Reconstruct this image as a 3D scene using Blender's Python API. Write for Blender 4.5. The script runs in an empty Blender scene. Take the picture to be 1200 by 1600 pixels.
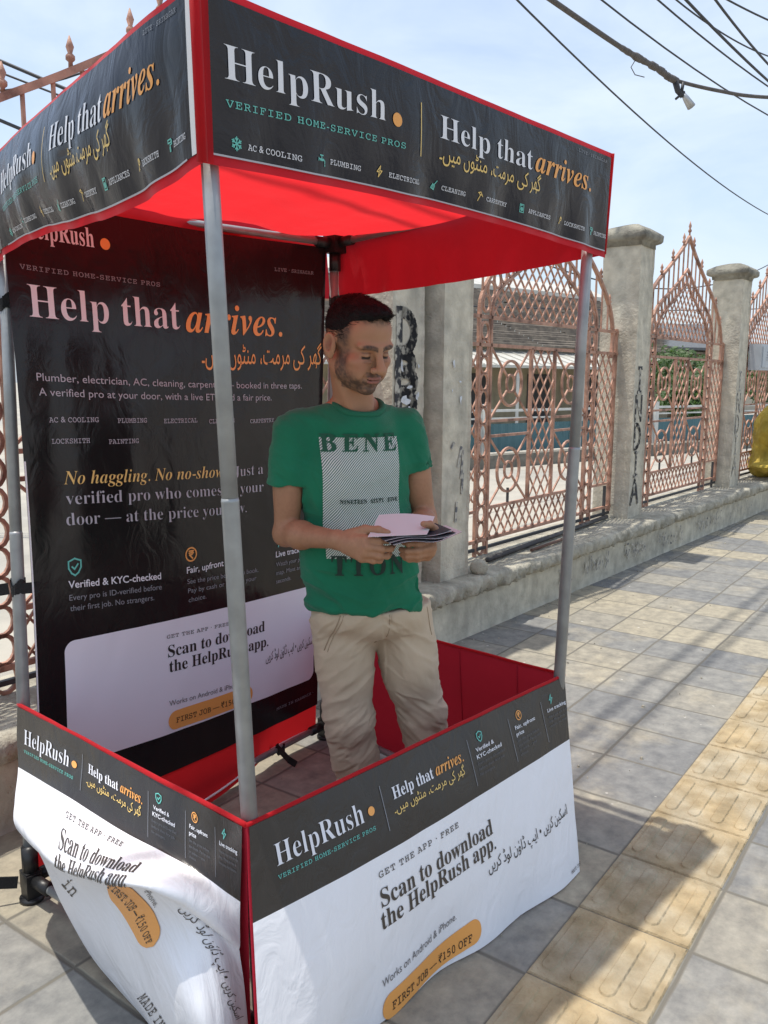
import bpy, bmesh, math, random
import numpy as np
from mathutils import Vector, Matrix
from mathutils.bvhtree import BVHTree

random.seed(7)
RNG = np.random.RandomState(11)
scene = bpy.context.scene
COL = scene.collection
R = math.radians

# ------------------------------------------------------------------ camera
cam_d = bpy.data.cameras.new('camera')
cam = bpy.data.objects.new('camera', cam_d)
COL.objects.link(cam)
cam.location = (0, 0, 1.5)
cam_d.sensor_fit = 'VERTICAL'
cam_d.sensor_height = 36.0
cam_d.lens = 1298.0 * 36.0 / 1600.0
cam_d.clip_start = 0.05
cam_d.clip_end = 2000
PITCH, ROLL = 0.156, 0.005
cam.matrix_world = (Matrix.Translation((0, 0, 1.5)) @ Matrix.Rotation(math.pi / 2 - PITCH, 4, 'X')
                    @ Matrix.Rotation(ROLL, 4, 'Z'))
scene.camera = cam
scene.render.resolution_x, scene.render.resolution_y = 768, 1024

# ------------------------------------------------------------------ sky, sun, exposure
SUN_FROM = Vector((-0.44, 0.04, 2.156)).normalized()
SUN_EL = math.asin(SUN_FROM.z)
SUN_AZ = math.atan2(SUN_FROM.x, SUN_FROM.y)
world = bpy.data.worlds.new('World')
scene.world = world
world.use_nodes = True
wn, wl = world.node_tree.nodes, world.node_tree.links
wn.clear()
w_out = wn.new('ShaderNodeOutputWorld')
w_bg = wn.new('ShaderNodeBackground')
w_bg.inputs['Strength'].default_value = 0.15
sky = wn.new('ShaderNodeTexSky')
sky.sky_type = 'NISHITA'
sky.sun_disc = False
sky.sun_elevation = SUN_EL
sky.sun_rotation = SUN_AZ
sky.air_density = 1.0
sky.dust_density = 2.6
sky.ozone_density = 1.2
w_tc = wn.new('ShaderNodeTexCoord')
w_map = wn.new('ShaderNodeMapping')
w_map.inputs['Scale'].default_value = (1.0, 1.0, 2.6)
w_noise = wn.new('ShaderNodeTexNoise')
w_noise.inputs['Scale'].default_value = 2.3
w_noise.inputs['Detail'].default_value = 6
w_noise.inputs['Roughness'].default_value = 0.55
w_noise.inputs['Distortion'].default_value = 0.5
w_ramp = wn.new('ShaderNodeValToRGB')
w_ramp.color_ramp.elements[0].position = 0.40
w_ramp.color_ramp.elements[0].color = (0.30, 0.30, 0.30, 1)
w_ramp.color_ramp.elements[1].position = 0.66
w_ramp.color_ramp.elements[1].color = (0.9, 0.9, 0.9, 1)
w_mix = wn.new('ShaderNodeMixRGB')
w_mix.inputs['Color2'].default_value = (3.9, 4.45, 5.1, 1)      # thin high cloud
wl.new(w_tc.outputs['Generated'], w_map.inputs['Vector'])
wl.new(w_map.outputs['Vector'], w_noise.inputs['Vector'])
wl.new(w_noise.outputs['Fac'], w_ramp.inputs['Fac'])
wl.new(w_ramp.outputs['Color'], w_mix.inputs['Fac'])
wl.new(sky.outputs['Color'], w_mix.inputs['Color1'])
wl.new(w_mix.outputs['Color'], w_bg.inputs['Color'])
wl.new(w_bg.outputs['Background'], w_out.inputs['Surface'])

sun_d = bpy.data.lights.new('sun', 'SUN')
sun_d.energy = 3.0
sun_d.angle = R(0.7)
sun_d.color = (1.0, 0.95, 0.86)
sun = bpy.data.objects.new('sun', sun_d)
COL.objects.link(sun)
sun.rotation_euler = SUN_FROM.to_track_quat('Z', 'Y').to_euler()

scene.view_settings.view_transform = 'Standard'
scene.view_settings.look = 'None'
scene.view_settings.gamma = 1.0
scene.view_settings.exposure = 0.58
scene.view_settings.use_curve_mapping = False
scene.cycles.max_bounces = 8
scene.cycles.transparent_max_bounces = 12

# ------------------------------------------------------------------ object helpers
def link(o, parent=None):
    COL.objects.link(o)
    if parent is not None:
        o.parent = parent
    return o

def tag(o, label=None, cat=None, group=None, kind=None):
    if label: o['label'] = label
    if cat: o['category'] = cat
    if group: o['group'] = group
    if kind: o['kind'] = kind
    return o

def empty(name, loc, label, cat, rz=0.0, group=None):
    o = bpy.data.objects.new(name, None)
    o.empty_display_size = 0.1
    o.location = loc
    o.rotation_euler = (0, 0, rz)
    link(o)
    return tag(o, label, cat, group)

def mesh_obj(name, verts, faces, mats, parent=None, midx=None, smooth=True, uvs=None, world_space=True):
    me = bpy.data.meshes.new(name)
    me.from_pydata([tuple(map(float, v)) for v in verts], [], [tuple(int(i) for i in f) for f in faces])
    if not isinstance(mats, (list, tuple)):
        mats = [mats]
    for m in mats:
        me.materials.append(m)
    if midx is not None:
        me.polygons.foreach_set('material_index', np.asarray(midx, dtype=np.int32))
    if smooth is True:
        me.polygons.foreach_set('use_smooth', np.ones(len(me.polygons), dtype=bool))
    elif smooth is not False:
        me.polygons.foreach_set('use_smooth', np.asarray(smooth, dtype=bool))
    if uvs is not None:
        ul = me.uv_layers.new(name='UVMap')
        li = np.zeros(len(me.loops), dtype=np.int32)
        me.loops.foreach_get('vertex_index', li)
        ul.data.foreach_set('uv', np.asarray(uvs, dtype=np.float32)[li].ravel())
    me.update()
    o = bpy.data.objects.new(name, me)
    link(o, parent)
    if parent is not None and world_space:
        off = Matrix.Translation(parent_world(parent).translation) @ parent_world(parent).to_3x3().to_4x4()
        o.matrix_parent_inverse = parent_world(parent).inverted()
    return o

def parent_world(o):
    m = o.matrix_parent_inverse.copy() if o.parent else Matrix()
    loc = Matrix.Translation(o.location) @ o.rotation_euler.to_matrix().to_4x4()
    if o.parent:
        return parent_world(o.parent) @ m @ loc
    return loc

class MB:
    """collects faces for one mesh"""
    def __init__(self):
        self.v, self.f, self.m, self.s = [], [], [], []
    def add(self, verts, faces, mi=0, smooth=False):
        b = len(self.v)
        self.v.extend([tuple(x) for x in verts])
        for f in faces:
            self.f.append(tuple(b + i for i in f)); self.m.append(mi); self.s.append(smooth)
    def box(self, c, s, rot=None, mi=0):
        hx, hy, hz = s[0] / 2, s[1] / 2, s[2] / 2
        vs = [Vector((x * hx, y * hy, z * hz)) for x in (-1, 1) for y in (-1, 1) for z in (-1, 1)]
        if rot is not None: vs = [rot @ v for v in vs]
        c = Vector(c)
        self.add([v + c for v in vs], [(0, 1, 3, 2), (4, 6, 7, 5), (0, 4, 5, 1), (2, 3, 7, 6), (0, 2, 6, 4), (1, 5, 7, 3)], mi)
    def bar(self, a, b, w, d=None, up=(0, 0, 1), mi=0):
        """square-section bar from a to b"""
        a, b = Vector(a), Vector(b)
        d = w if d is None else d
        t = (b - a); L = t.length
        if L < 1e-6: return
        t.normalize()
        u = Vector(up)
        if abs(t.dot(u)) > 0.98: u = Vector((1, 0, 0))
        x = t.cross(u).normalized(); y = x.cross(t).normalized()
        vs = []
        for p in (a, b):
            for sx, sy in ((-1, -1), (1, -1), (1, 1), (-1, 1)):
                vs.append(p + x * (sx * w / 2) + y * (sy * d / 2))
        self.add(vs, [(0, 3, 2, 1), (4, 5, 6, 7), (0, 1, 5, 4), (1, 2, 6, 5), (2, 3, 7, 6), (3, 0, 4, 7)], mi)
    def tube(self, pts, r, n=10, closed=False, mi=0, caps=True):
        pts = [Vector(p) for p in pts]
        N = len(pts)
        rs = r if hasattr(r, '__len__') else [r] * N
        prev = None; rings = []
        for i, p in enumerate(pts):
            if closed: t = pts[(i + 1) % N] - pts[i - 1]
            else: t = pts[min(i + 1, N - 1)] - pts[max(i - 1, 0)]
            t.normalize()
            if prev is None:
                u = Vector((0, 0, 1)) if abs(t.z) < 0.9 else Vector((1, 0, 0))
                x = t.cross(u).normalized()
            else:
                x = (prev - t * prev.dot(t)).normalized()
            prev = x
            y = t.cross(x)
            rings.append([p + (x * math.cos(a) + y * math.sin(a)) * rs[i] for a in [2 * math.pi * k / n for k in range(n)]])
        vs = [v for rg in rings for v in rg]
        fs = []
        for i in range(N if closed else N - 1):
            j = (i + 1) % N
            for k in range(n):
                k2 = (k + 1) % n
                fs.append((i * n + k, i * n + k2, j * n + k2, j * n + k))
        if not closed and caps:
            fs.append(tuple(range(n - 1, -1, -1)))
            fs.append(tuple((N - 1) * n + k for k in range(n)))
        self.add(vs, fs, mi, True)
    def build(self, name, mats, parent=None, world_space=True, smooth=None):
        return mesh_obj(name, self.v, self.f, mats, parent, self.m, self.s if smooth is None else smooth, None, world_space)

# ------------------------------------------------------------------ noise
_LAT = RNG.rand(64, 64, 64).astype(np.float32)
def vnoise(P):
    """smooth value noise on (N,3) in 0..1"""
    P = np.asarray(P, dtype=np.float32)
    i = np.floor(P).astype(np.int64); f = P - i
    f = f * f * (3 - 2 * f)
    i0 = i & 63; i1 = (i + 1) & 63
    x0, y0, z0 = i0[:, 0], i0[:, 1], i0[:, 2]; x1, y1, z1 = i1[:, 0], i1[:, 1], i1[:, 2]
    fx, fy, fz = f[:, 0], f[:, 1], f[:, 2]
    def lx(y, z): return _LAT[x0, y, z] * (1 - fx) + _LAT[x1, y, z] * fx
    a = lx(y0, z0) * (1 - fy) + lx(y1, z0) * fy
    b = lx(y0, z1) * (1 - fy) + lx(y1, z1) * fy
    return a * (1 - fz) + b * fz
def fnoise(P, oct=4, gain=0.5):
    P = np.asarray(P, dtype=np.float32); t = 0; a = 1.0; s = 0
    for _ in range(oct):
        t = t + a * (vnoise(P) - 0.5); s += a; a *= gain; P = P * 2.03 + 17.3
    return t / s

# ------------------------------------------------------------------ materials
MATS = {}
def mat(name, color, rough=0.6, metal=0.0, spec=0.5, var=0.0, vscale=8.0, bump=0.0, bscale=60.0, transl=0.0,
        tcol=None, coat=0.0, col2=None, c2scale=4.0, c2lo=0.45, c2hi=0.6, rvar=0.0, bdetail=4.0, sheen=0.0, coords='Object'):
    m = bpy.data.materials.new(name)
    m.use_nodes = True
    nt = m.node_tree; n, l = nt.nodes, nt.links
    bs = n['Principled BSDF']
    bs.inputs['Base Color'].default_value = (*color, 1)
    bs.inputs['Roughness'].default_value = rough
    bs.inputs['Metallic'].default_value = metal
    bs.inputs['Specular IOR Level'].default_value = spec
    bs.inputs['Coat Weight'].default_value = coat
    bs.inputs['Sheen Weight'].default_value = sheen
    tc = n.new('ShaderNodeTexCoord')
    src = None
    def noise(scale, detail=4.0):
        t = n.new('ShaderNodeTexNoise'); t.inputs['Scale'].default_value = scale; t.inputs['Detail'].default_value = detail
        l.new(tc.outputs[coords], t.inputs['Vector']); return t
    if col2 is not None:
        t = noise(c2scale, 8.0); rp = n.new('ShaderNodeValToRGB')
        rp.color_ramp.elements[0].position = c2lo; rp.color_ramp.elements[1].position = c2hi
        rp.color_ramp.elements[0].color = (*color, 1); rp.color_ramp.elements[1].color = (*col2, 1)
        l.new(t.outputs['Fac'], rp.inputs['Fac']); src = rp.outputs['Color']
    if var > 0:
        t = noise(vscale, 6.0); mx = n.new('ShaderNodeMixRGB'); mx.blend_type = 'MULTIPLY'; mx.inputs['Fac'].default_value = 1.0
        rp = n.new('ShaderNodeValToRGB')
        rp.color_ramp.elements[0].position = 0.3; rp.color_ramp.elements[1].position = 0.7
        a = 1 - var
        rp.color_ramp.elements[0].color = (a, a, a, 1); rp.color_ramp.elements[1].color = (1 + var * .4, 1 + var * .4, 1 + var * .4, 1)
        l.new(t.outputs['Fac'], rp.inputs['Fac'])
        if src is not None: l.new(src, mx.inputs['Color1'])
        else: mx.inputs['Color1'].default_value = (*color, 1)
        l.new(rp.outputs['Color'], mx.inputs['Color2']); src = mx.outputs['Color']
    if src is not None: l.new(src, bs.inputs['Base Color'])
    if rvar > 0:
        t = noise(vscale * 1.7, 5.0); mr = n.new('ShaderNodeMapRange')
        mr.inputs['To Min'].default_value = max(0.02, rough - rvar); mr.inputs['To Max'].default_value = min(1, rough + rvar)
        l.new(t.outputs['Fac'], mr.inputs['Value']); l.new(mr.outputs['Result'], bs.inputs['Roughness'])
    bp = None
    if bump > 0:
        t = noise(bscale, bdetail); bp = n.new('ShaderNodeBump'); bp.inputs['Strength'].default_value = bump; bp.inputs['Distance'].default_value = 0.01
        l.new(t.outputs['Fac'], bp.inputs['Height']); l.new(bp.outputs['Normal'], bs.inputs['Normal'])
    if transl > 0:
        tb = n.new('ShaderNodeBsdfTranslucent'); tb.inputs['Color'].default_value = (*(tcol or color), 1)
        ms = n.new('ShaderNodeMixShader'); ms.inputs['Fac'].default_value = transl
        if bp: l.new(bp.outputs['Normal'], tb.inputs['Normal'])
        l.new(bs.outputs['BSDF'], ms.inputs[1]); l.new(tb.outputs['BSDF'], ms.inputs[2])
        l.new(ms.outputs['Shader'], n['Material Output'].inputs['Surface'])
    MATS[name] = m
    return m

def vinyl(name, color, rough, spec=0.5, transl=0.0, rib=True, var=0.0, crease=1.0):
    """printed flex sheet: fine horizontal weave ribs and soft creases"""
    m = mat(name, color, rough, spec=spec, transl=transl, var=var, vscale=5.0)
    nt = m.node_tree; n, l = nt.nodes, nt.links
    bs = n['Principled BSDF']
    uv = n.new('ShaderNodeTexCoord')
    mp = n.new('ShaderNodeMapping'); mp.inputs['Scale'].default_value = (3.0, 900.0, 1.0)
    l.new(uv.outputs['UV'], mp.inputs['Vector'])
    t1 = n.new('ShaderNodeTexNoise'); t1.inputs['Scale'].default_value = 1.0; t1.inputs['Detail'].default_value = 1.0
    l.new(mp.outputs['Vector'], t1.inputs['Vector'])
    mp2 = n.new('ShaderNodeMapping'); mp2.inputs['Scale'].default_value = (14.0, 9.0, 1.0); mp2.inputs['Rotation'].default_value = (0, 0, 0.5)
    l.new(uv.outputs['UV'], mp2.inputs['Vector'])
    t2 = n.new('ShaderNodeTexNoise'); t2.inputs['Scale'].default_value = 1.0; t2.inputs['Detail'].default_value = 5.0; t2.inputs['Distortion'].default_value = 1.2
    l.new(mp2.outputs['Vector'], t2.inputs['Vector'])
    b1 = n.new('ShaderNodeBump'); b1.inputs['Strength'].default_value = 0.09 * crease; b1.inputs['Distance'].default_value = 0.002
    l.new(t1.outputs['Fac'], b1.inputs['Height'])
    b2 = n.new('ShaderNodeBump'); b2.inputs['Strength'].default_value = 0.34 * crease; b2.inputs['Distance'].default_value = 0.014
    l.new(t2.outputs['Fac'], b2.inputs['Height'])
    l.new(b1.outputs['Normal'], b2.inputs['Normal']) if rib else None
    l.new(b2.outputs['Normal'], bs.inputs['Normal'])
    mr = n.new('ShaderNodeMapRange'); mr.inputs['To Min'].default_value = max(.05, rough - .06); mr.inputs['To Max'].default_value = rough + .08
    l.new(t2.outputs['Fac'], mr.inputs['Value']); l.new(mr.outputs['Result'], bs.inputs['Roughness'])
    return m

M_RED = mat('red_fabric', (0.60, 0.014, 0.024), 0.75, spec=0.25, transl=0.52, tcol=(0.80, 0.024, 0.030), var=0.10, vscale=6, bump=0.25, bscale=14, sheen=.2)
M_REDIN = mat('red_skirt_fabric', (0.50, 0.022, 0.045), 0.7, spec=0.25, transl=0.16, tcol=(0.6, 0.02, 0.03), var=0.10, vscale=5, bump=0.25, bscale=16)
M_BLACKV = vinyl('black_vinyl', (0.008, 0.010, 0.020), 0.15, 0.45, crease=1.0)
M_BANNERV = vinyl('glossy_black_vinyl', (0.013, 0.011, 0.012), 0.17, 0.40, crease=0.5)
M_REDV = mat('red_valance_fabric', (0.55, 0.014, 0.03), 0.75, spec=0.25, transl=0.16, tcol=(0.7, 0.012, 0.025), var=0.10, vscale=6, bump=0.25, bscale=14, sheen=.2)
M_BROWNV = vinyl('charcoal_vinyl', (0.030, 0.025, 0.022), 0.27, 0.5, crease=.7)
M_WHITEV = vinyl('white_vinyl', (0.80, 0.80, 0.83), 0.38, 0.45, rib=False)
M_HEM = mat('white_hem', (0.75, 0.75, 0.76), 0.5)
INK = dict(
    white=mat('ink_white', (0.74, 0.75, 0.80), 0.4),
    grey=mat('ink_grey', (0.24, 0.25, 0.28), 0.45),
    dim=mat('ink_dim', (0.10, 0.105, 0.12), 0.45),
    soft=mat('ink_soft', (0.42, 0.43, 0.48), 0.45),
    teal=mat('ink_teal', (0.13, 0.50, 0.44), 0.4),
    orange=mat('ink_orange', (0.84, 0.38, 0.10), 0.4),
    gold=mat('ink_gold', (0.78, 0.55, 0.18), 0.4),
    dark=mat('ink_dark', (0.022, 0.019, 0.018), 0.4),
    brown=mat('ink_brown', (0.055, 0.045, 0.038), 0.4),
    card=mat('ink_card', (0.78, 0.77, 0.84), 0.42),
    sgrey=mat('ink_slate', (0.16, 0.15, 0.15), 0.45),
)
INK_ORDER = list(INK)
M_PIPE = mat('grey_pipe', (0.33, 0.345, 0.35), 0.42, metal=0.3, var=0.22, vscale=16, rvar=0.12, bump=0.12, bscale=45)
M_PLASTIC = mat('black_plastic', (0.014, 0.014, 0.015), 0.42, bump=0.08, bscale=80)
M_STRAP = mat('black_webbing', (0.012, 0.012, 0.013), 0.85, bump=0.4, bscale=220)
M_IRON = mat('salmon_painted_iron', (0.46, 0.245, 0.165), 0.6, var=0.34, vscale=14, col2=(0.20, 0.095, 0.06), c2scale=9, c2lo=0.50, c2hi=0.66, bump=0.25, bscale=120)
M_DARKIRON = mat('bare_dark_iron', (0.045, 0.042, 0.042), 0.6, var=0.2, bump=0.2, bscale=90)
M_CABLE = mat('cable_black', (0.03, 0.032, 0.038), 0.6)
M_CABLE2 = mat('cable_weathered', (0.10, 0.09, 0.085), 0.7, var=0.3, vscale=20)
M_STEEL = mat('dull_steel', (0.45, 0.46, 0.47), 0.4, metal=0.7)

def concrete(name, c1, c2, c3, bump=0.6, scale=3.0):
    m = mat(name, c1, 0.88, spec=0.25, col2=c2, c2scale=scale, c2lo=0.38, c2hi=0.66, var=0.28, vscale=11)
    nt = m.node_tree; n, l = nt.nodes, nt.links
    bs = n['Principled BSDF']
    tc = n.new('ShaderNodeTexCoord')
    # rain streaks: noise stretched in z
    mp = n.new('ShaderNodeMapping'); mp.inputs['Scale'].default_value = (9, 9, 0.9)
    l.new(tc.outputs['Object'], mp.inputs['Vector'])
    t = n.new('ShaderNodeTexNoise'); t.inputs['Scale'].default_value = 1.0; t.inputs['Detail'].default_value = 5
    l.new(mp.outputs['Vector'], t.inputs['Vector'])
    rp = n.new('ShaderNodeValToRGB'); rp.color_ramp.elements[0].position = 0.56; rp.color_ramp.elements[1].position = 0.78
    rp.color_ramp.elements[0].color = (0, 0, 0, 1); rp.color_ramp.elements[1].color = (0.75, 0.75, 0.75, 1)
    l.new(t.outputs['Fac'], rp.inputs['Fac'])
    mx = n.new('ShaderNodeMixRGB'); mx.inputs['Color2'].default_value = (*c3, 1)
    old = bs.inputs['Base Color'].links[0].from_socket
    l.new(rp.outputs['Color'], mx.inputs['Fac']); l.new(old, mx.inputs['Color1']); l.new(mx.outputs['Color'], bs.inputs['Base Color'])
    # pits
    v = n.new('ShaderNodeTexVoronoi'); v.inputs['Scale'].default_value = 34
    l.new(tc.outputs['Object'], v.inputs['Vector'])
    vr = n.new('ShaderNodeValToRGB'); vr.color_ramp.elements[0].position = 0.05; vr.color_ramp.elements[1].position = 0.16
    l.new(v.outputs['Distance'], vr.inputs['Fac'])
    nn = n.new('ShaderNodeTexNoise'); nn.inputs['Scale'].default_value = 45; nn.inputs['Detail'].default_value = 8
    l.new(tc.outputs['Object'], nn.inputs['Vector'])
    ad = n.new('ShaderNodeMath'); ad.operation = 'MULTIPLY_ADD'; ad.inputs[1].default_value = 0.5
    l.new(vr.outputs['Color'], ad.inputs[0]); l.new(nn.outputs['Fac'], ad.inputs[2])
    bp = n.new('ShaderNodeBump'); bp.inputs['Strength'].default_value = bump; bp.inputs['Distance'].default_value = 0.012
    l.new(ad.outputs[0], bp.inputs['Height']); l.new(bp.outputs['Normal'], bs.inputs['Normal'])
    return m
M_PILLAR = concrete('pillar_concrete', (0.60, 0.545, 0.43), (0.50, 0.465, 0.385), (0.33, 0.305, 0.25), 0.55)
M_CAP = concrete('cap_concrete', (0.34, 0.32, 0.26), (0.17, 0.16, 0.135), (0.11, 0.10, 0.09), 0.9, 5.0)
M_WALL = concrete('wall_plaster', (0.54, 0.505, 0.405), (0.45, 0.42, 0.34), (0.31, 0.29, 0.24), 0.5, 2.2)
M_LEDGE = concrete('ledge_concrete', (0.44, 0.41, 0.33), (0.31, 0.29, 0.235), (0.19, 0.175, 0.145), 1.0, 6.0)
M_GRAF = mat('graffiti_black_paint', (0.03, 0.03, 0.033), 0.8, col2=(0.46, 0.43, 0.36), c2scale=21, c2lo=0.48, c2hi=0.58)
M_GRAFG = mat('graffiti_faded_paint', (0.13, 0.13, 0.14), 0.85, col2=(0.47, 0.44, 0.37), c2scale=30, c2lo=0.40, c2hi=0.56)
M_PAPER = mat('paper_scrap', (0.62, 0.64, 0.66), 0.7, var=0.2, vscale=30)
# ------------------------------------------------------------------ ground
def math_node(n, l, op, a, b=None):
    x = n.new('ShaderNodeMath'); x.operation = op
    for i, v in enumerate((a, b)):
        if v is None: continue
        if isinstance(v, (int, float)): x.inputs[i].default_value = v
        else: l.new(v, x.inputs[i])
    return x.outputs[0]

def pavement_material():
    m = bpy.data.materials.new('slate_paving'); m.use_nodes = True
    nt = m.node_tree; n, l = nt.nodes, nt.links
    bs = n['Principled BSDF']
    tc = n.new('ShaderNodeTexCoord'); sp = n.new('ShaderNodeSeparateXYZ')
    # slightly wandering joints
    wob = n.new('ShaderNodeTexNoise'); wob.inputs['Scale'].default_value = 3.0; wob.inputs['Detail'].default_value = 3
    l.new(tc.outputs['Object'], wob.inputs['Vector'])
    wm = n.new('ShaderNodeVectorMath'); wm.operation = 'MULTIPLY_ADD'
    wm.inputs[1].default_value = (0.020, 0.020, 0); 
    l.new(wob.outputs['Color'], wm.inputs[0]); l.new(tc.outputs['Object'], wm.inputs[2])
    l.new(wm.outputs[0], sp.inputs[0])
    x = math_node(n, l, 'DIVIDE', math_node(n, l, 'SUBTRACT', sp.outputs['X'], 1.781), 0.3365)
    y = math_node(n, l, 'DIVIDE', math_node(n, l, 'SUBTRACT', sp.outputs['Y'], 0.523), 0.317)
    ix, iy = math_node(n, l, 'FLOOR', x), math_node(n, l, 'FLOOR', y)
    fx, fy = math_node(n, l, 'FRACT', x), math_node(n, l, 'FRACT', y)
    def edge(f):
        return math_node(n, l, 'MINIMUM', f, math_node(n, l, 'SUBTRACT', 1.0, f))
    e = math_node(n, l, 'MINIMUM', edge(fx), edge(fy))
    cb = n.new('ShaderNodeCombineXYZ'); l.new(ix, cb.inputs[0]); l.new(iy, cb.inputs[1])
    wn_ = n.new('ShaderNodeTexWhiteNoise'); wn_.noise_dimensions = '3D'; l.new(cb.outputs[0], wn_.inputs['Vector'])
    # whole rows across the path are dustier
    cb2 = n.new('ShaderNodeCombineXYZ'); l.new(ix, cb2.inputs[0]); cb2.inputs[1].default_value = 3.7
    wr_ = n.new('ShaderNodeTexWhiteNoise'); wr_.noise_dimensions = '3D'; l.new(cb2.outputs[0], wr_.inputs['Vector'])
    mixv = math_node(n, l, 'ADD', math_node(n, l, 'MULTIPLY', wn_.outputs['Value'], 0.34), math_node(n, l, 'MULTIPLY', wr_.outputs['Value'], 0.66))
    rp = n.new('ShaderNodeValToRGB'); cr = rp.color_ramp
    cr.elements[0].position = 0.15; cr.elements[0].color = (0.180, 0.184, 0.186, 1)
    cr.elements[1].position = 0.92; cr.elements[1].color = (0.365, 0.328, 0.25, 1)
    c = cr.elements.new(0.45); c.color = (0.235, 0.233, 0.220, 1)
    c = cr.elements.new(0.66); c.color = (0.295, 0.272, 0.22, 1)
    l.new(mixv, rp.inputs['Fac'])
    # dust / stains
    t1 = n.new('ShaderNodeTexNoise'); t1.inputs['Scale'].default_value = 2.1; t1.inputs['Detail'].default_value = 8; t1.inputs['Roughness'].default_value = 0.62
    l.new(tc.outputs['Object'], t1.inputs['Vector'])
    r1 = n.new('ShaderNodeValToRGB'); r1.color_ramp.elements[0].position = 0.52; r1.color_ramp.elements[1].position = 0.78
    r1.color_ramp.elements[0].color = (0, 0, 0, 1); r1.color_ramp.elements[1].color = (0.75, 0.75, 0.75, 1)
    l.new(t1.outputs['Fac'], r1.inputs['Fac'])
    m1 = n.new('ShaderNodeMixRGB'); m1.inputs['Color2'].default_value = (0.40, 0.355, 0.26, 1)
    l.new(r1.outputs['Color'], m1.inputs['Fac']); l.new(rp.outputs['Color'], m1.inputs['Color1'])
    t2 = n.new('ShaderNodeTexNoise'); t2.inputs['Scale'].default_value = 13; t2.inputs['Detail'].default_value = 10; t2.inputs['Roughness'].default_value = 0.7
    l.new(tc.outputs['Object'], t2.inputs['Vector'])
    r2 = n.new('ShaderNodeValToRGB'); r2.color_ramp.elements[0].position = 0.3; r2.color_ramp.elements[1].position = 0.72
    r2.color_ramp.elements[0].color = (0.62, 0.62, 0.63, 1); r2.color_ramp.elements[1].color = (1.30, 1.27, 1.20, 1)
    l.new(t2.outputs['Fac'], r2.inputs['Fac'])
    m2 = n.new('ShaderNodeMixRGB'); m2.blend_type = 'MULTIPLY'; m2.inputs['Fac'].default_value = 1
    l.new(m1.outputs['Color'], m2.inputs['Color1']); l.new(r2.outputs['Color'], m2.inputs['Color2'])
    # pale flecks
    v = n.new('ShaderNodeTexVoronoi'); v.inputs['Scale'].default_value = 7.5; l.new(wm.outputs[0], v.inputs['Vector'])
    v2 = n.new('ShaderNodeTexNoise'); v2.inputs['Scale'].default_value = 42; v2.inputs['Detail'].default_value = 2; l.new(tc.outputs['Object'], v2.inputs['Vector'])
    vs = math_node(n, l, 'ADD', v.outputs['Distance'], math_node(n, l, 'MULTIPLY', v2.outputs['Fac'], 0.12))
    rv = n.new('ShaderNodeValToRGB'); rv.color_ramp.elements[0].position = 0.085; rv.color_ramp.elements[1].position = 0.115
    rv.color_ramp.elements[0].color = (0.8, 0.8, 0.8, 1); rv.color_ramp.elements[1].color = (0, 0, 0, 1)
    l.new(vs, rv.inputs['Fac'])
    m3 = n.new('ShaderNodeMixRGB'); m3.inputs['Color2'].default_value = (0.52, 0.50, 0.45, 1)
    l.new(rv.outputs['Color'], m3.inputs['Fac']); l.new(m2.outputs['Color'], m3.inputs['Color1'])
    # joints
    rj = n.new('ShaderNodeValToRGB'); rj.color_ramp.elements[0].position = 0.008; rj.color_ramp.elements[1].position = 0.026
    l.new(e, rj.inputs['Fac'])
    m4 = n.new('ShaderNodeMixRGB'); m4.inputs['Color1'].default_value = (0.145, 0.135, 0.112, 1)
    l.new(rj.outputs['Color'], m4.inputs['Fac']); l.new(m3.outputs['Color'], m4.inputs['Color2'])
    l.new(m4.outputs['Color'], bs.inputs['Base Color'])
    bs.inputs['Roughness'].default_value = 0.82; bs.inputs['Specular IOR Level'].default_value = 0.3
    h = math_node(n, l, 'ADD', math_node(n, l, 'MULTIPLY', rj.outputs['Color'], 0.5), math_node(n, l, 'MULTIPLY', t2.outputs['Fac'], 0.35))
    bp = n.new('ShaderNodeBump'); bp.inputs['Strength'].default_value = 0.7; bp.inputs['Distance'].default_value = 0.008
    l.new(h, bp.inputs['Height']); l.new(bp.outputs['Normal'], bs.inputs['Normal'])
    return m
PAV_A = R(54.0)
ca, sa = math.cos(PAV_A), math.sin(PAV_A)
M_YARD = mat('sunlit_yard_concrete', (0.40, 0.37, 0.31), 0.9, col2=(0.33, 0.31, 0.27), c2scale=0.4, var=0.15, vscale=2.5, bump=0.3, bscale=20)
g = mesh_obj('ground', [(-400, -400, -0.012), (400, -400, -0.012), (400, 400, -0.012), (-400, 400, -0.012)], [(0, 1, 2, 3)], M_YARD, smooth=False)
tag(g, 'pale concrete yard ground behind the iron railings', 'ground', kind='structure')
def pav_local(x, y): return (x * ca + y * sa, -x * sa + y * ca, 0)
_a, _b = math.radians(51.26), Vector((0.373, 4.611, 0))
_d = Vector((math.cos(_a), math.sin(_a), 0)); _n = Vector((_d.y, -_d.x, 0))
_p, _q = _b - _d * 8 - _n * .25, _b + _d * 30 - _n * .25
pv = mesh_obj('pavement', [(-8, -5, 0), (36, -5, 0), pav_local(_q.x, _q.y), pav_local(_p.x, _p.y)], [(0, 1, 2, 3)], pavement_material(), smooth=False)
pv.rotation_euler = (0, 0, PAV_A)
tag(pv, 'grey slate footpath paving with dusty tiles', 'pavement', kind='structure')
# the wall line limits the pavement: cut its far side with the wall footing itself

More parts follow.
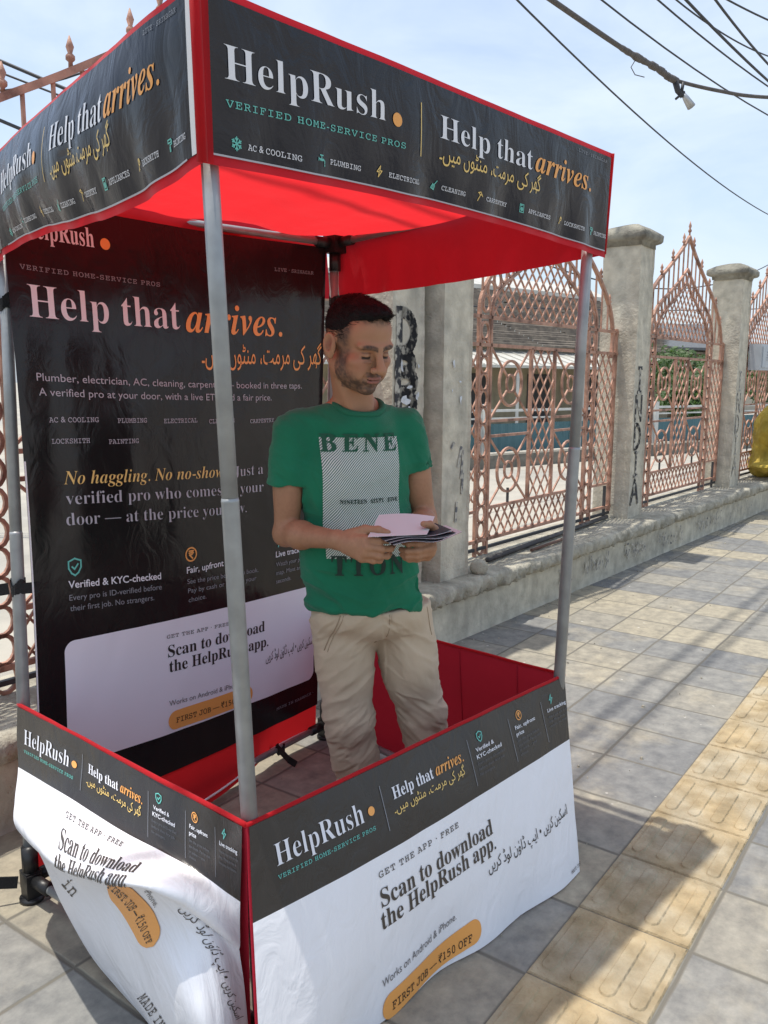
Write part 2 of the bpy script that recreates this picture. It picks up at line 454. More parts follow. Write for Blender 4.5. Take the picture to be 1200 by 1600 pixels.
def tactile():
    mb = MB()
    px, py, y0 = 0.3365, 0.317, 0.517
    for i in range(-8, 46):
        x0 = 1.775 + px * i
        dz = random.uniform(-.0012, .0012)
        b = len(mb.v)
        gx = 0.003
        bev = 0.004
        top = 0.007 + dz
        X0, X1, Y0, Y1 = x0 + gx, x0 + px - gx, y0 + gx, y0 + py - gx
        vs = [(X0, Y0, .001), (X1, Y0, .001), (X1, Y1, .001), (X0, Y1, .001),
              (X0 + bev, Y0 + bev, top), (X1 - bev, Y0 + bev, top), (X1 - bev, Y1 - bev, top), (X0 + bev, Y1 - bev, top)]
        mb.add(vs, [(4, 5, 6, 7), (0, 1, 5, 4), (1, 2, 6, 5), (2, 3, 7, 6), (3, 0, 4, 7)], 0)
        if i > 24: continue
        for k in range(4):
            cy = Y0 + (Y1 - Y0) * (k + 0.5) / 4
            L, w, h = (X1 - X0) * 0.41, 0.0215, 0.0048
            cx = (X0 + X1) / 2
            def ring(ww, ll, z):
                pts = []
                for a in range(7):
                    t = -math.pi / 2 + math.pi * a / 6
                    pts.append((cx + ll - ww + ww * math.cos(t), cy + ww * math.sin(t), z))
                for a in range(7):
                    t = math.pi / 2 + math.pi * a / 6
                    pts.append((cx - ll + ww + ww * math.cos(t), cy + ww * math.sin(t), z))
                return pts
            r0, r1 = ring(w, L, top - .0005), ring(w * .80, L - .004, top + h)
            nn = len(r0)
            mb.add(r0 + r1, [(q, (q + 1) % nn, nn + (q + 1) % nn, nn + q) for q in range(nn)] + [tuple(nn + q for q in range(nn))], 0, False)
    m = mat('ochre_tactile_tile', (0.42, 0.325, 0.190), 0.85, spec=.25, col2=(0.36, 0.31, 0.22), c2scale=6, c2lo=.40, c2hi=.66, var=0.38, vscale=12, bump=0.9, bscale=55)
    o = mb.build('tactile_strip', m)
    o.rotation_euler = (0, 0, PAV_A)
    return tag(o, 'ochre strip of raised-bar tactile tiles along the footpath', 'paving', kind='structure')
tactile()

# ------------------------------------------------------------------ fence frame: s along the wall, n towards the street, z up
FA = R(51.26)
FD = Vector((math.cos(FA), math.sin(FA), 0)); FN = Vector((FD.y, -FD.x, 0)); G1 = Vector((0.373, 4.611, 0))
def fp(s, n, z): return G1 + FD * s + FN * n + Vector((0, 0, z))

def rough_profile(name, prof, s0, s1, ds, m_list, mids, amp, freq, parent=None, seed=0.0, smooth=True):
    """extrude an (n,z) profile along s, with worn irregular faces; mids = material per profile segment"""
    ns = int((s1 - s0) / ds) + 1
    V, F, MI = [], [], []
    k = len(prof)
    for i in range(ns + 1):
        s = s0 + (s1 - s0) * i / ns
        for (n_, z_, a_) in prof:
            V.append((s, n_, z_, a_))
    A = np.array(V, dtype=np.float32)
    q = A[:, :3] * freq + seed
    d = fnoise(q, 5, .6) * A[:, 3]
    d2 = fnoise(q + 31.7, 5, .6) * A[:, 3]
    A[:, 1] += d * amp; A[:, 2] += d2 * amp * 0.8
    P = [fp(a[0], a[1], a[2]) for a in A]
    for i in range(ns):
        for j in range(k - 1):
            F.append((i * k + j, (i + 1) * k + j, (i + 1) * k + j + 1, i * k + j + 1)); MI.append(mids[j])
    F.append(tuple(range(k))); MI.append(0)
    F.append(tuple((ns) * k + j for j in range(k - 1, -1, -1))); MI.append(0)
    return mesh_obj(name, P, F, m_list, parent, MI, smooth)

wall = empty('low_wall', fp(3, 0, 0), 'long low plastered wall with a crumbling concrete ledge carrying the iron railings', 'wall')
wall.rotation_euler = (0, 0, 0)
pr = [(0.012, -0.02, .3)] + [(0.0, z, .35) for z in np.linspace(0.01, 0.258, 12)] + [(-0.50, 0.258, 0), (-0.50, -0.02, 0)]
rough_profile('wall_face', pr, -6, 16, 0.05, [M_WALL], [0] * 20, 0.03, 3.0, wall)
pr = [(-0.02, 0.254, .4), (0.022, 0.258, 1.2), (0.042, 0.268, 1.5), (0.052, 0.285, 1.5), (0.057, 0.306, 1.2), (0.056, 0.328, 1), (0.048, 0.346, .7), (0.030, 0.354, .5)] + \
     [(n_, 0.358, .3) for n_ in np.linspace(0.0, -0.5, 12)] + [(-0.54, 0.33, .5), (-0.53, 0.254, .3)]
rough_profile('ledge', pr, -6, 16, 0.014, [M_LEDGE], [0] * 30, 0.060, 24.0, wall, 5.0)

# ---- pillars
def pillar(s0, s1, n0, n1, ztop, cap, label, group='concrete fence pillars'):
    sc, nc = (s0 + s1) / 2, (n0 + n1) / 2
    root = empty('fence_pillar', fp(sc, nc, 0.29), label, 'pillar', group=group)
    # shaft: grid faces with chipped corners
    V, F = [], []
    nz = 60
    ring = []
    c = 0.012
    for (a, b) in ((s0 + c, n0), (s1 - c, n0), (s1, n0 + c), (s1, n1 - c), (s1 - c, n1), (s0 + c, n1), (s0, n1 - c), (s0, n0 + c)):
        ring.append((a, b))
    full = []
    for i in range(8):
        p, q = ring[i], ring[(i + 1) % 8]
        k = 1 if i % 2 else 7
        for t in range(k): full.append((p[0] + (q[0] - p[0]) * t / k, p[1] + (q[1] - p[1]) * t / k, 1.0 if (i % 2 or t == 0) else 0.25))
    m_ = len(full)
    A = []
    for j in range(nz + 1):
        z = 0.28 + (ztop - 0.28) * j / nz
        for (a, b, w) in full: A.append((a, b, z, w))
    A = np.array(A, dtype=np.float32)
    d = fnoise(A[:, :3] * 9 + s0, 5, .6) * A[:, 3] * 0.016
    A[:, 0] += np.sign(sc - A[:, 0]) * np.abs(d) * 1.4; A[:, 1] += np.sign(nc - A[:, 1]) * np.abs(d)
    P = [fp(a[0], a[1], a[2]) for a in A]
    for j in range(nz):
        for i in range(m_):
            i2 = (i + 1) % m_
            F.append((j * m_ + i, j * m_ + i2, (j + 1) * m_ + i2, (j + 1) * m_ + i))
    F.append(tuple(nz * m_ + i for i in range(m_)))
    mesh_obj('shaft', P, F, M_PILLAR, root, None, False)
    if cap:
        hs, hn = (s1 - s0) / 2, (n0 - n1) / 2
        lay = [(0.012, 0.0), (0.014, 0.03), (0.05, 0.045), (0.062, 0.06), (0.062, 0.10), (0.045, 0.118), (-0.005, 0.150), (-0.06, 0.172), (-0.11, 0.182)]
        A = []
        for (o_, dz) in lay:
            for (ax, ay) in ((1, 0), (1, 1), (0, 1), (-1, 1), (-1, 0), (-1, -1), (0, -1), (1, -1)):
                pass
        K = 32
        for (o_, dz) in lay:
            for k in range(K):
                t = 8.0 * k / K
                sd = int(t) // 2; f = (t - 2 * sd) - 1     # -1..1 along each side
                ex, ey = [(1, f), (-f, 1), (-1, -f), (f, -1)][sd]
                A.append((sc + ex * (hs + o_), nc + ey * (abs(hn) + o_), ztop + dz))
        A = np.array(A, dtype=np.float32)
        d = fnoise(A * 11 + 3 * s0, 5, .6)
        A[:, 2] += d * 0.028; A[:, 0] += fnoise(A * 9 + 40, 4) * 0.03; A[:, 1] += fnoise(A * 9 + 80, 4) * 0.03
        P = [fp(*a) for a in A]; F = []
        for j in range(len(lay) - 1):
            for k in range(K):
                k2 = (k + 1) % K
                F.append((j * K + k, j * K + k2, (j + 1) * K + k2, (j + 1) * K + k))
        F.append(tuple((len(lay) - 1) * K + k for k in range(K))); F.append(tuple(K - 1 - k for k in range(K)))
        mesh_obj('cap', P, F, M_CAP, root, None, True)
    return root
PZ = 2.60
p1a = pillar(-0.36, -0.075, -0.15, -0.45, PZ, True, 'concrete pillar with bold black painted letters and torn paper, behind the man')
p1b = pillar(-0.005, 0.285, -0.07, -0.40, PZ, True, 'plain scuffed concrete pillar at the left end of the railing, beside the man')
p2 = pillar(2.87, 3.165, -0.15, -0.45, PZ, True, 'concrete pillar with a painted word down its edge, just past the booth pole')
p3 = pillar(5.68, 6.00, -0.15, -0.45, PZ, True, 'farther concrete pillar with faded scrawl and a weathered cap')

# ---- strokes (graffiti, icons)
def stroke(pts, w, closed=False):
    """polyline -> list of quads (2D) as (verts, faces)"""
    V, F = [], []
    n = len(pts)
    idx = list(range(n)) + ([0] if closed else [])
    for a, b in zip(idx[:-1], idx[1:]):
        p, q = np.array(pts[a], float), np.array(pts[b], float)
        t = q - p; L = np.linalg.norm(t)
        if L < 1e-9: continue
        t /= L; nn = np.array([-t[1], t[0]]) * w / 2
        p2_, q2_ = p - t * w * .45, q + t * w * .45
        k = len(V)
        V += [p2_ - nn, q2_ - nn, q2_ + nn, p2_ + nn]; F.append((k, k + 1, k + 2, k + 3))
    return V, F
def arc(cx, cy, rx, ry, a0, a1, n=14):
    return [(cx + rx * math.cos(R(a0 + (a1 - a0) * i / n)), cy + ry * math.sin(R(a0 + (a1 - a0) * i / n))) for i in range(n + 1)]

def graffiti(name, strokes, w, to3d, m, parent):
    V, F = [], []
    for k, s_ in enumerate(strokes):
        v, f = stroke(s_, w * random.uniform(.8, 1.2)); b = len(V)
        V += [to3d(x, y, k * 0.0005) for x, y in v]; F += [tuple(b + i for i in q) for q in f]
    return mesh_obj(name, V, F, m, parent, None, False)
LET = {
 'I': [[(.5, 0), (.5, 1)], [(.3, 0), (.7, 0)], [(.3, 1), (.7, 1)]],
 'N': [[(.1, 0), (.1, 1), (.9, 0), (.9, 1)]],
 'D': [[(.15, 0), (.15, 1)], [(.15, 1)] + arc(.3, .5, .6, .5, 90, -90) + [(.15, 0)]],
 'A': [[(.0, 0), (.5, 1), (1, 0)], [(.2, .4), (.8, .4)]],
 'B': [[(.1, 0), (.1, 1)], [(.1, 1)] + arc(.35, .76, .45, .24, 90, -90) + [(.1, .52)], [(.1, .52)] + arc(.4, .26, .5, .26, 90, -90) + [(.1, 0)]],
 'R': [[(.1, 0), (.1, 1)], [(.1, 1)] + arc(.35, .74, .5, .26, 90, -90) + [(.1, .48)], [(.3, .48), (.95, 0)]],
 'K': [[(.1, 0), (.1, 1)], [(.9, 1), (.1, .45), (.95, 0)]],
 'P': [[(.1, 0), (.1, 1)], [(.1, 1)] + arc(.35, .74, .5, .26, 90, -90) + [(.1, .48)]],
}
def word_down(word, s_left, width, z_top, lh, gap, nplane, w, m, parent):
    st = []
    for i, ch in enumerate(word):
        z0 = z_top - i * (lh + gap) - lh
        for s_ in LET[ch]: st.append([(s_left + x * width, z0 + y * lh) for x, y in s_])
    return graffiti('painted_letters', st, w, lambda x, y, e: fp(x, nplane + 0.003 + e, y), m, parent)
word_down('DBR', -0.315, 0.17, 1.86, 0.20, 0.015, -0.15, 0.062, M_GRAF, p1a)
word_down('INDIA', 2.93, 0.15, 1.62, 0.20, 0.035, -0.15, 0.028, M_GRAF, p2)
word_down('INDIA', 5.76, 0.15, 1.62, 0.20, 0.035, -0.15, 0.022, M_GRAFG, p3)
# faded scrawl on the wall face
st = []
rr = random.Random(5)
for (a, b, k) in ((1.35, 1.55, 4), (1.75, 2.2, 9), (2.5, 2.9, 8), (3.2, 3.8, 9), (4.2, 4.9, 12), (5.2, 6.0, 10)):
    for i in range(k):
        s = a + (b - a) * i / k; z = 0.10 + rr.uniform(-.03, .03)
        h = rr.uniform(.06, .11)
        st.append(rr.choice([[(s, z), (s + .02, z + h), (s + .04, z)], [(s, z + h), (s, z)], [(s, z + h), (s + .05, z + h * .9), (s + .03, z)],
                             arc(s + .02, z + h / 2, .025, h / 2, 60, 320, 8), [(s, z), (s + .03, z + h * .5), (s, z + h)]]))
graffiti('faded_scrawl', st, 0.0125, lambda x, y, e: fp(x, 0.0125 + e, y), M_GRAFG, wall)
# torn paper scraps on pillars
def scraps(parent, spots, nplane):
    mb = MB()
    for (s, z, sx, sz, seed) in spots:
        rq = random.Random(seed)
        k = 9; ring = []
        for i in range(k):
            a = 2 * math.pi * i / k; r_ = rq.uniform(.45, 1.0)
            ring.append(fp(s + math.cos(a) * sx * r_, nplane + .005 + rq.uniform(0, .006), z + math.sin(a) * sz * r_))
        mb.add([fp(s, nplane + .010, z)] + ring, [(0, 1 + i, 1 + (i + 1) % k) for i in range(k)])
    mb.build('torn_paper', M_PAPER, parent)
scraps(p1a, [(-.20, 1.47, .035, .012, 1), (-.24, 1.40, .05, .03, 2), (-.21, 1.34, .04, .04, 3), (-.27, 1.58, .012, .05, 4), (-.13, 1.42, .016, .03, 5), (-.12, 1.58, .01, .02, 8), (-.30, 1.33, .01, .04, 9)], -0.15)
scraps(p1b, [(.10, 1.60, .015, .03, 11), (.17, 1.50, .015, .012, 12), (.18, 1.40, .012, .035, 13), (.09, 1.45, .008, .012, 14)], -0.07)
graffiti('black_smear', [[(.17, 1.02), (.20, 1.12)], [(.20, .95), (.22, 1.10)], [(.10, 1.13), (.12, 1.15)], [(.21, .86), (.22, .98)], [(.15, .70), (.16, .80)]], 0.022, lambda x, y, e: fp(x, -.066 + e, y), M_GRAFG, p1b)
rk = MB()
bm = bmesh.new(); bmesh.ops.create_icosphere(bm, subdivisions=3, radius=1.0)
A = np.array([v.co[:] for v in bm.verts], dtype=np.float32); A *= (1 + 0.5 * fnoise(A * 1.3 + 9, 4))[:, None]
A = A * np.array([.055, .05, .055])
c0 = fp(.345, -.02, .395)
rock = mesh_obj('stone', [Vector(a) + c0 for a in A.tolist()], [[v.index for v in f.verts] for f in bm.faces], M_LEDGE)
bm.free()
tag(rock, 'rough lump of broken concrete on the ledge beside the pillar', 'stone')

# ------------------------------------------------------------------ ornate iron railing panel (local x along the wall, z up)
def curve_pts(ctrl, n=8):
    c = np.array(ctrl, float); out = []
    P = np.vstack([2 * c[0] - c[1], c, 2 * c[-1] - c[-2]])
    for i in range(len(c) - 1):
        for t in np.linspace(0, 1, n, endpoint=False):
            a, b, d, e = P[i], P[i + 1], P[i + 2], P[i + 3]
            out.append(0.5 * ((2 * b) + (-a + d) * t + (2 * a - 5 * b + 4 * d - e) * t ** 2 + (-a + 3 * b - 3 * d + e) * t ** 3))
    out.append(c[-1]); return [tuple(x) for x in out]
OUT_ARC = curve_pts([(1.16, 1.70), (1.17, 1.90), (1.07, 2.12), (0.80, 2.36), (0.45, 2.57), (0.18, 2.74), (0.0, 2.88)], 6)
IN_ARC = curve_pts([(0.86, 1.90), (0.84, 2.03), (0.72, 2.18), (0.45, 2.32), (0.20, 2.45), (0.0, 2.58)], 6)
IN_ARC2 = curve_pts([(0.72, 1.90), (0.70, 2.00), (0.58, 2.12), (0.36, 2.24), (0.16, 2.35), (0.0, 2.46)], 6)
def arc_z(A, x):
    xs = [p[0] for p in A][::-1]; zs = [p[1] for p in A][::-1]
    return float(np.interp(abs(x), xs, zs))
def clip_lattice(mb, x0, x1, z0, z1, step, slope, w, inside=None, nd=24):
    """crossing diagonals in a box, optionally clipped by inside(x,z)"""
    H = z1 - z0; W = x1 - x0
    for sgn, yo in ((1, -0.004), (-1, 0.006)):
        k0 = int(-H / slope / step) - 2
        for k in range(k0, int((W + H / slope) / step) + 3):
            xs = x0 + k * step
            pts = []
            N = 60; zz = lambda p: p[1] - .30
            run = []
            for i in range(N + 1):
                z = z0 + H * i / N
                x = xs + (z - z0) / slope if sgn > 0 else xs + H / slope - (z - z0) / slope
                ok = x0 <= x <= x1 and (inside is None or inside(x, z))
                if ok: run.append((x, z))
                elif run: pts.append(run); run = []
            if run: pts.append(run)
            for r_ in pts:
                if len(r_) > 2: mb.bar((r_[0][0], yo, zz(r_[0])), (r_[-1][0], yo, zz(r_[-1])), w, w, up=(0, 1, 0))
def ring(mb, cx, cz, rx, rz, w, n=20, y=0.0, d=None):
    d = d or w
    pts_o = [(cx + (rx + w / 2) * math.cos(2 * math.pi * k / n), cz + (rz + w / 2) * math.sin(2 * math.pi * k / n)) for k in range(n)]
    pts_i = [(cx + (rx - w / 2) * math.cos(2 * math.pi * k / n), cz + (rz - w / 2) * math.sin(2 * math.pi * k / n)) for k in range(n)]
    V = [(x, y - d / 2, z) for x, z in pts_o] + [(x, y - d / 2, z) for x, z in pts_i] + [(x, y + d / 2, z) for x, z in pts_o] + [(x, y + d / 2, z) for x, z in pts_i]
    F = []
    for k in range(n):
        k2 = (k + 1) % n
        F += [(k, k2, n + k2, n + k), (2 * n + k, 3 * n + k, 3 * n + k2, 2 * n + k2), (k, 2 * n + k, 2 * n + k2, k2), (n + k, n + k2, 3 * n + k2, 3 * n + k)]
    mb.add(V, F, 0, False)
def make_panel():
    root = empty('iron_railing', fp(1.59, -.30, .30), 'x', 'railing', rz=FA, group='ornate iron railing panels along the wall')
    B = .020
    z0 = .30           # local z is world z minus z0
    L = lambda x, z: (x, 0, z - z0)
    fr = MB()
    for x in (-1.235, 1.235): fr.bar(L(x, .42), L(x, 1.91), .030)
    for x in (-.86, -.72, .72, .86): fr.bar(L(x, .31), L(x, 1.92), .022)
    for z in (1.91, 1.735): fr.bar(L(-1.27, z), L(1.27, z), .022)
    fr.bar(L(-1.27, .46), L(1.27, .46), .022)
    fr.bar(L(-1.235, .66), L(-.86, .66), .018); fr.bar(L(.86, .66), L(1.235, .66), .018)
    fr.bar(L(-.72, .67), L(.72, .67), .020)
    for x in (-.175, .175): fr.bar(L(x, .67), L(x, 1.735), .022)
    for sx in (-1, 1):
        for z in (1.245, 1.145): fr.bar(L(sx * .72, z), L(sx * .175, z), .018)
    for z in (1.91, 1.735):
        for sx in (-1, 1): fr.bar((sx * 1.265, 0, z - z0), (sx * 1.265, .03, z - z0), .05)
    fr.build('frame', M_IRON, root, False)
    lo = MB()
    lo.bar(L(-1.25, .405), L(1.25, .405), .020)
    for x in (-1.15, 1.15): lo.bar(L(x, .30), L(x, .64), .02)
    for sx in (-1, 1):
        lo.bar(L(sx * .45, .67), L(sx * .45, .78), .014)
    lo.build('lower_rail', M_DARKIRON, root, False)
    la = MB()
    clip_lattice(la, -.165, .165, .68, 1.725, .115, 1.25, .0095)
    clip_lattice(la, .87, 1.225, .67, 1.725, .115, 1.25, .0095)
    clip_lattice(la, -1.225, -.87, .67, 1.725, .115, 1.25, .0095)
    clip_lattice(la, -.71, .71, .47, .66, .10, 1.25, .0095)
    clip_lattice(la, -.71, .71, 1.92, 2.46, .105, 1.05, .0095, inside=lambda x, z: z < arc_z(IN_ARC2, x) - .01)
    la.build('lattice', M_IRON, root, False)
    for sx in (-1, 1):
        ci = MB()
        for k in range(14): ring(ci, sx * .79, .40 + .108 * k - z0 + .02, .0465, .054, .015, 14)
        ci.build('circle_strip', M_IRON, root, False)
        for (cz, r_) in ((1.49, .15), (.905, .15)):
            ci = MB()
            ring(ci, sx * .45, cz - z0, .148, r_, .016, 28); ring(ci, sx * .45, cz - z0, .052, .058, .014, 18)
            for dx, dz in ((-1, -1), (-1, 1), (1, -1), (1, 1)):
                ci.bar((sx * .45 + dx * .045, 0, cz + dz * .045 - z0), (sx * .45 + dx * .262, 0, cz + dz * .235 - z0), .012, up=(0, 1, 0))
            ci.build('medallion', M_IRON, root, False)
    mid = [((a[0] + b[0]) / 2, (a[1] + b[1]) / 2) for a, b in zip(IN_ARC, IN_ARC2)]
    acc = 0; last = mid[0]; ci = MB()
    for p in mid[1:]:
        acc += math.dist(p, last); last = p
        if acc > .085:
            acc = 0
            for sx in (-1, 1): ring(ci, sx * p[0], p[1] - z0, .042, .052, .014, 12)
    ci.build('arch_circles', M_IRON, root, False)
    for A_, w, nm in ((OUT_ARC, .026, 'outer_arch'), (IN_ARC, .022, 'inner_arch'), (IN_ARC2, .018, 'inner_arch')):
        ar = MB()
        full = [(-p[0], p[1]) for p in A_[:-1]] + [A_[-1]] + A_[:-1][::-1]
        for p, q in zip(full[:-1], full[1:]): ar.bar((p[0], 0, p[1] - z0), (q[0], 0, q[1] - z0), w, up=(0, 1, 0))
        ar.build(nm, M_IRON, root, False)
    vb = MB()
    for k in range(-9, 10):
        x = k * .118
        zb = arc_z(IN_ARC, x) if abs(x) < .86 else 1.91
        zt = arc_z(OUT_ARC, x)
        if zt - zb > .06: vb.bar((x, .002, zb - z0), (x, .002, zt - z0), .012)
    vb.build('upright_bars', M_IRON, root, False)
    for (x, tall) in ((0, 1.0), (.14, .9), (.40, .85), (.66, .8), (.90, .75), (1.08, .7), (-.14, .9), (-.40, .85), (-.66, .8), (-.90, .75), (-1.08, .7)):
        f_ = MB(); zb = arc_z(OUT_ARC, x) - z0
        h = .14 * tall
        f_.tube([(x, 0, zb), (x, 0, zb + h * .25), (x, 0, zb + h * .32), (x, 0, zb + h * .42), (x, 0, zb + h * .5), (x, 0, zb + h * .68), (x, 0, zb + h * .8), (x, 0, zb + h)],
                [.009, .008, .017, .017, .008, .015, .010, .002], 8)
        f_.build('finial', M_IRON, root, False)
    return root
def copy_thing(src, loc, label):
    r = src.copy(); COL.objects.link(r); r.location = loc; r['label'] = label
    for ch in list(src.children):
        c = ch.copy(); COL.objects.link(c); c.parent = r
    return r
pan1 = make_panel()
pan1['label'] = 'salmon iron railing panel between the man and the right booth pole'
copy_thing(pan1, fp(4.42, -.30, .30), 'salmon iron railing panel with its whole pointed top against the sky, between two capped pillars')
copy_thing(pan1, fp(7.30, -.30, .30), 'farthest salmon iron railing panel at the right edge, yellow sheet in front of it')
copy_thing(pan1, fp(-1.64, -.30, .30), 'salmon iron railing panel behind the black banner, its arch rising above the left awning')
# ------------------------------------------------------------------ cloth surfaces
def catmull(P, x):
    """P: (n, ...) control rows at 0..n-1; x: array of row coords"""
    n = len(P)
    E = np.concatenate([(2 * P[0] - P[1])[None], P, (2 * P[-1] - P[-2])[None]])
    i = np.clip(np.floor(x).astype(int), 0, n - 2); t = (x - i)
    sh = (-1,) + (1,) * (P.ndim - 1)
    t = t.reshape(sh)
    a, b, c, d = E[i], E[i + 1], E[i + 2], E[i + 3]
    return 0.5 * (2 * b + (c - a) * t + (2 * a - 5 * b + 4 * c - d) * t ** 2 + (3 * b - a - 3 * c + d) * t ** 3)

class Cloth:
    def __init__(self, net, W, H, vk=None, uk=None, wr=0.004, wscale=(3.0, 5.0), seed=0.0, flutter=None):
        self.net = np.array(net, float); self.W, self.H = W, H
        nv, nu = self.net.shape[:2]
        self.vk = np.linspace(0, 1, nv) if vk is None else np.array(vk, float)
        self.uk = np.linspace(0, 1, nu) if uk is None else np.array(uk, float)
        self.wr, self.ws, self.seed, self.fl = wr, wscale, seed, flutter
    def base(self, U, V):
        ru = np.interp(U, self.uk, np.arange(len(self.uk))); rv = np.interp(V, self.vk, np.arange(len(self.vk)))
        # extrapolate a little outside
        rows = np.stack([self._col(self.net[j], ru) for j in range(len(self.vk))])       # nv,N,3
        n = len(self.vk)
        E = np.concatenate([(2 * rows[0] - rows[1])[None], rows, (2 * rows[-1] - rows[-2])[None]])
        i = np.clip(np.floor(rv).astype(int), 0, n - 2); t = (rv - i)[:, None]; k = np.arange(len(U))
        a, b, c, d = E[i, k], E[i + 1, k], E[i + 2, k], E[i + 3, k]
        if n == 2: return b + (c - b) * t
        return 0.5 * (2 * b + (c - a) * t + (2 * a - 5 * b + 4 * c - d) * t ** 2 + (3 * b - a - 3 * c + d) * t ** 3)
    def _col(self, row, ru):
        if len(row) == 2: return row[0] + (row[1] - row[0]) * ru[:, None]
        return catmull(row, ru)
    def normal(self, U, V):
        e = 2e-3
        du = self.base(np.clip(U + e, 0, 1), V) - self.base(np.clip(U - e, 0, 1), V)
        dv = self.base(U, np.clip(V + e, self.vk[0], self.vk[-1])) - self.base(U, np.clip(V - e, self.vk[0], self.vk[-1]))
        n = np.cross(dv, du); return n / (np.linalg.norm(n, axis=1, keepdims=True) + 1e-12)
    def wrinkle(self, U, V):
        x, y = U * self.W, V * self.H
        q = np.stack([x * self.ws[0] + y * self.ws[0] * .5, y * self.ws[1] - x * .4 * self.ws[1], np.full_like(x, self.seed)], 1)
        w = fnoise(q, 3, .45) * 1.6
        q2 = np.stack([x * 11 + self.seed, y * 3.2, np.full_like(x, self.seed + 5)], 1)
        w = w + fnoise(q2, 2) * .5
        env = np.minimum(1, 10 * np.minimum(np.minimum(U, 1 - U), 1.0)) * .8 + .2
        d = w * self.wr * env
        if self.fl is not None: d = d + self.fl(U, V)
        return d
    def pos(self, U, V, off=0.0):
        U = np.asarray(U, float); V = np.asarray(V, float)
        n = self.normal(U, V)
        return self.base(U, V) + n * (self.wrinkle(U, V) + off)[:, None]

def cloth_mesh(name, C, us, vs, mats, parent, mfun=None, off=0.0):
    U, V = np.meshgrid(us, vs)
    P = C.pos(U.ravel(), V.ravel(), off)
    nu, nv = len(us), len(vs); F, MI = [], []
    for j in range(nv - 1):
        for i in range(nu - 1):
            F.append((j * nu + i, (j + 1) * nu + i, (j + 1) * nu + i + 1, j * nu + i + 1))
            MI.append(0 if mfun is None else mfun((us[i] + us[i + 1]) / 2, (vs[j] + vs[j + 1]) / 2))
    uv = np.stack([U.ravel() * C.W, 1 - V.ravel() * C.H], 1)
    return mesh_obj(name, P, F, mats, parent, MI, True, uv)

# ------------------------------------------------------------------ lettering
def serif(s): return ''.join(chr(0x1D400 + ord(c) - 65) if 'A' <= c <= 'Z' else chr(0x1D41A + ord(c) - 97) if 'a' <= c <= 'z' else c for c in s)
def ital(s): return ''.join(chr(0x1D468 + ord(c) - 65) if 'A' <= c <= 'Z' else chr(0x1D482 + ord(c) - 97) if 'a' <= c <= 'z' else c for c in s)
def mono(s): return ''.join(chr(0x1D670 + ord(c) - 65) if 'A' <= c <= 'Z' else chr(0x1D68A + ord(c) - 97) if 'a' <= c <= 'z' else chr(0x1D7F6 + ord(c) - 48) if '0' <= c <= '9' else c for c in s)
# Arabic-script joining forms: isolated, final, initial, medial
AR = {'ا': (0xFE8D, 0xFE8E), 'پ': (0xFB56, 0xFB57, 0xFB58, 0xFB59), 'ت': (0xFE95, 0xFE96, 0xFE97, 0xFE98), 'ٹ': (0xFB66, 0xFB67, 0xFB68, 0xFB69),
      'ڈ': (0xFB88, 0xFB89), 'ر': (0xFEAD, 0xFEAE), 'س': (0xFEB1, 0xFEB2, 0xFEB3, 0xFEB4), 'ک': (0xFB8E, 0xFB8F, 0xFB90, 0xFB91),
      'گ': (0xFB92, 0xFB93, 0xFB94, 0xFB95), 'ل': (0xFEDD, 0xFEDE, 0xFEDF, 0xFEE0), 'م': (0xFEE1, 0xFEE2, 0xFEE3, 0xFEE4),
      'ن': (0xFEE5, 0xFEE6, 0xFEE7, 0xFEE8), 'ں': (0xFB9E, 0xFB9F), 'و': (0xFEED, 0xFEEE), 'ؤ': (0xFE85, 0xFE86), 'ھ': (0xFBAA, 0xFBAB, 0xFBAC, 0xFBAD),
      'ی': (0xFBFC, 0xFBFD, 0xFBFE, 0xFBFF)}
def urdu(s):
    out = []
    for i, c in enumerate(s):
        if c not in AR: out.append(c); continue
        f = AR[c]
        prev = i > 0 and s[i - 1] in AR and len(AR[s[i - 1]]) == 4
        nxt = i + 1 < len(s) and s[i + 1] in AR and len(f) == 4
        k = 3 if (prev and nxt) else 1 if prev else 2 if nxt else 0
        out.append(chr(f[k]))
    return ''.join(out[::-1])
_TCACHE = {}
def text_mesh(s, space=1.0, fat=0.0):
    key = (s, space, fat)
    if key not in _TCACHE:
        c = bpy.data.curves.new('lettering', 'FONT'); c.body = s; c.space_character = space; c.offset = fat; c.resolution_u = 4
        o = bpy.data.objects.new('lettering', c)
        me = bpy.data.meshes.new_from_object(o)
        V = np.array([v.co[:2] for v in me.vertices], float).reshape(-1, 2); F = [tuple(p.vertices) for p in me.polygons]
        bpy.data.objects.remove(o); bpy.data.curves.remove(c); bpy.data.meshes.remove(me)
        _TCACHE[key] = (V, F)
    return _TCACHE[key]

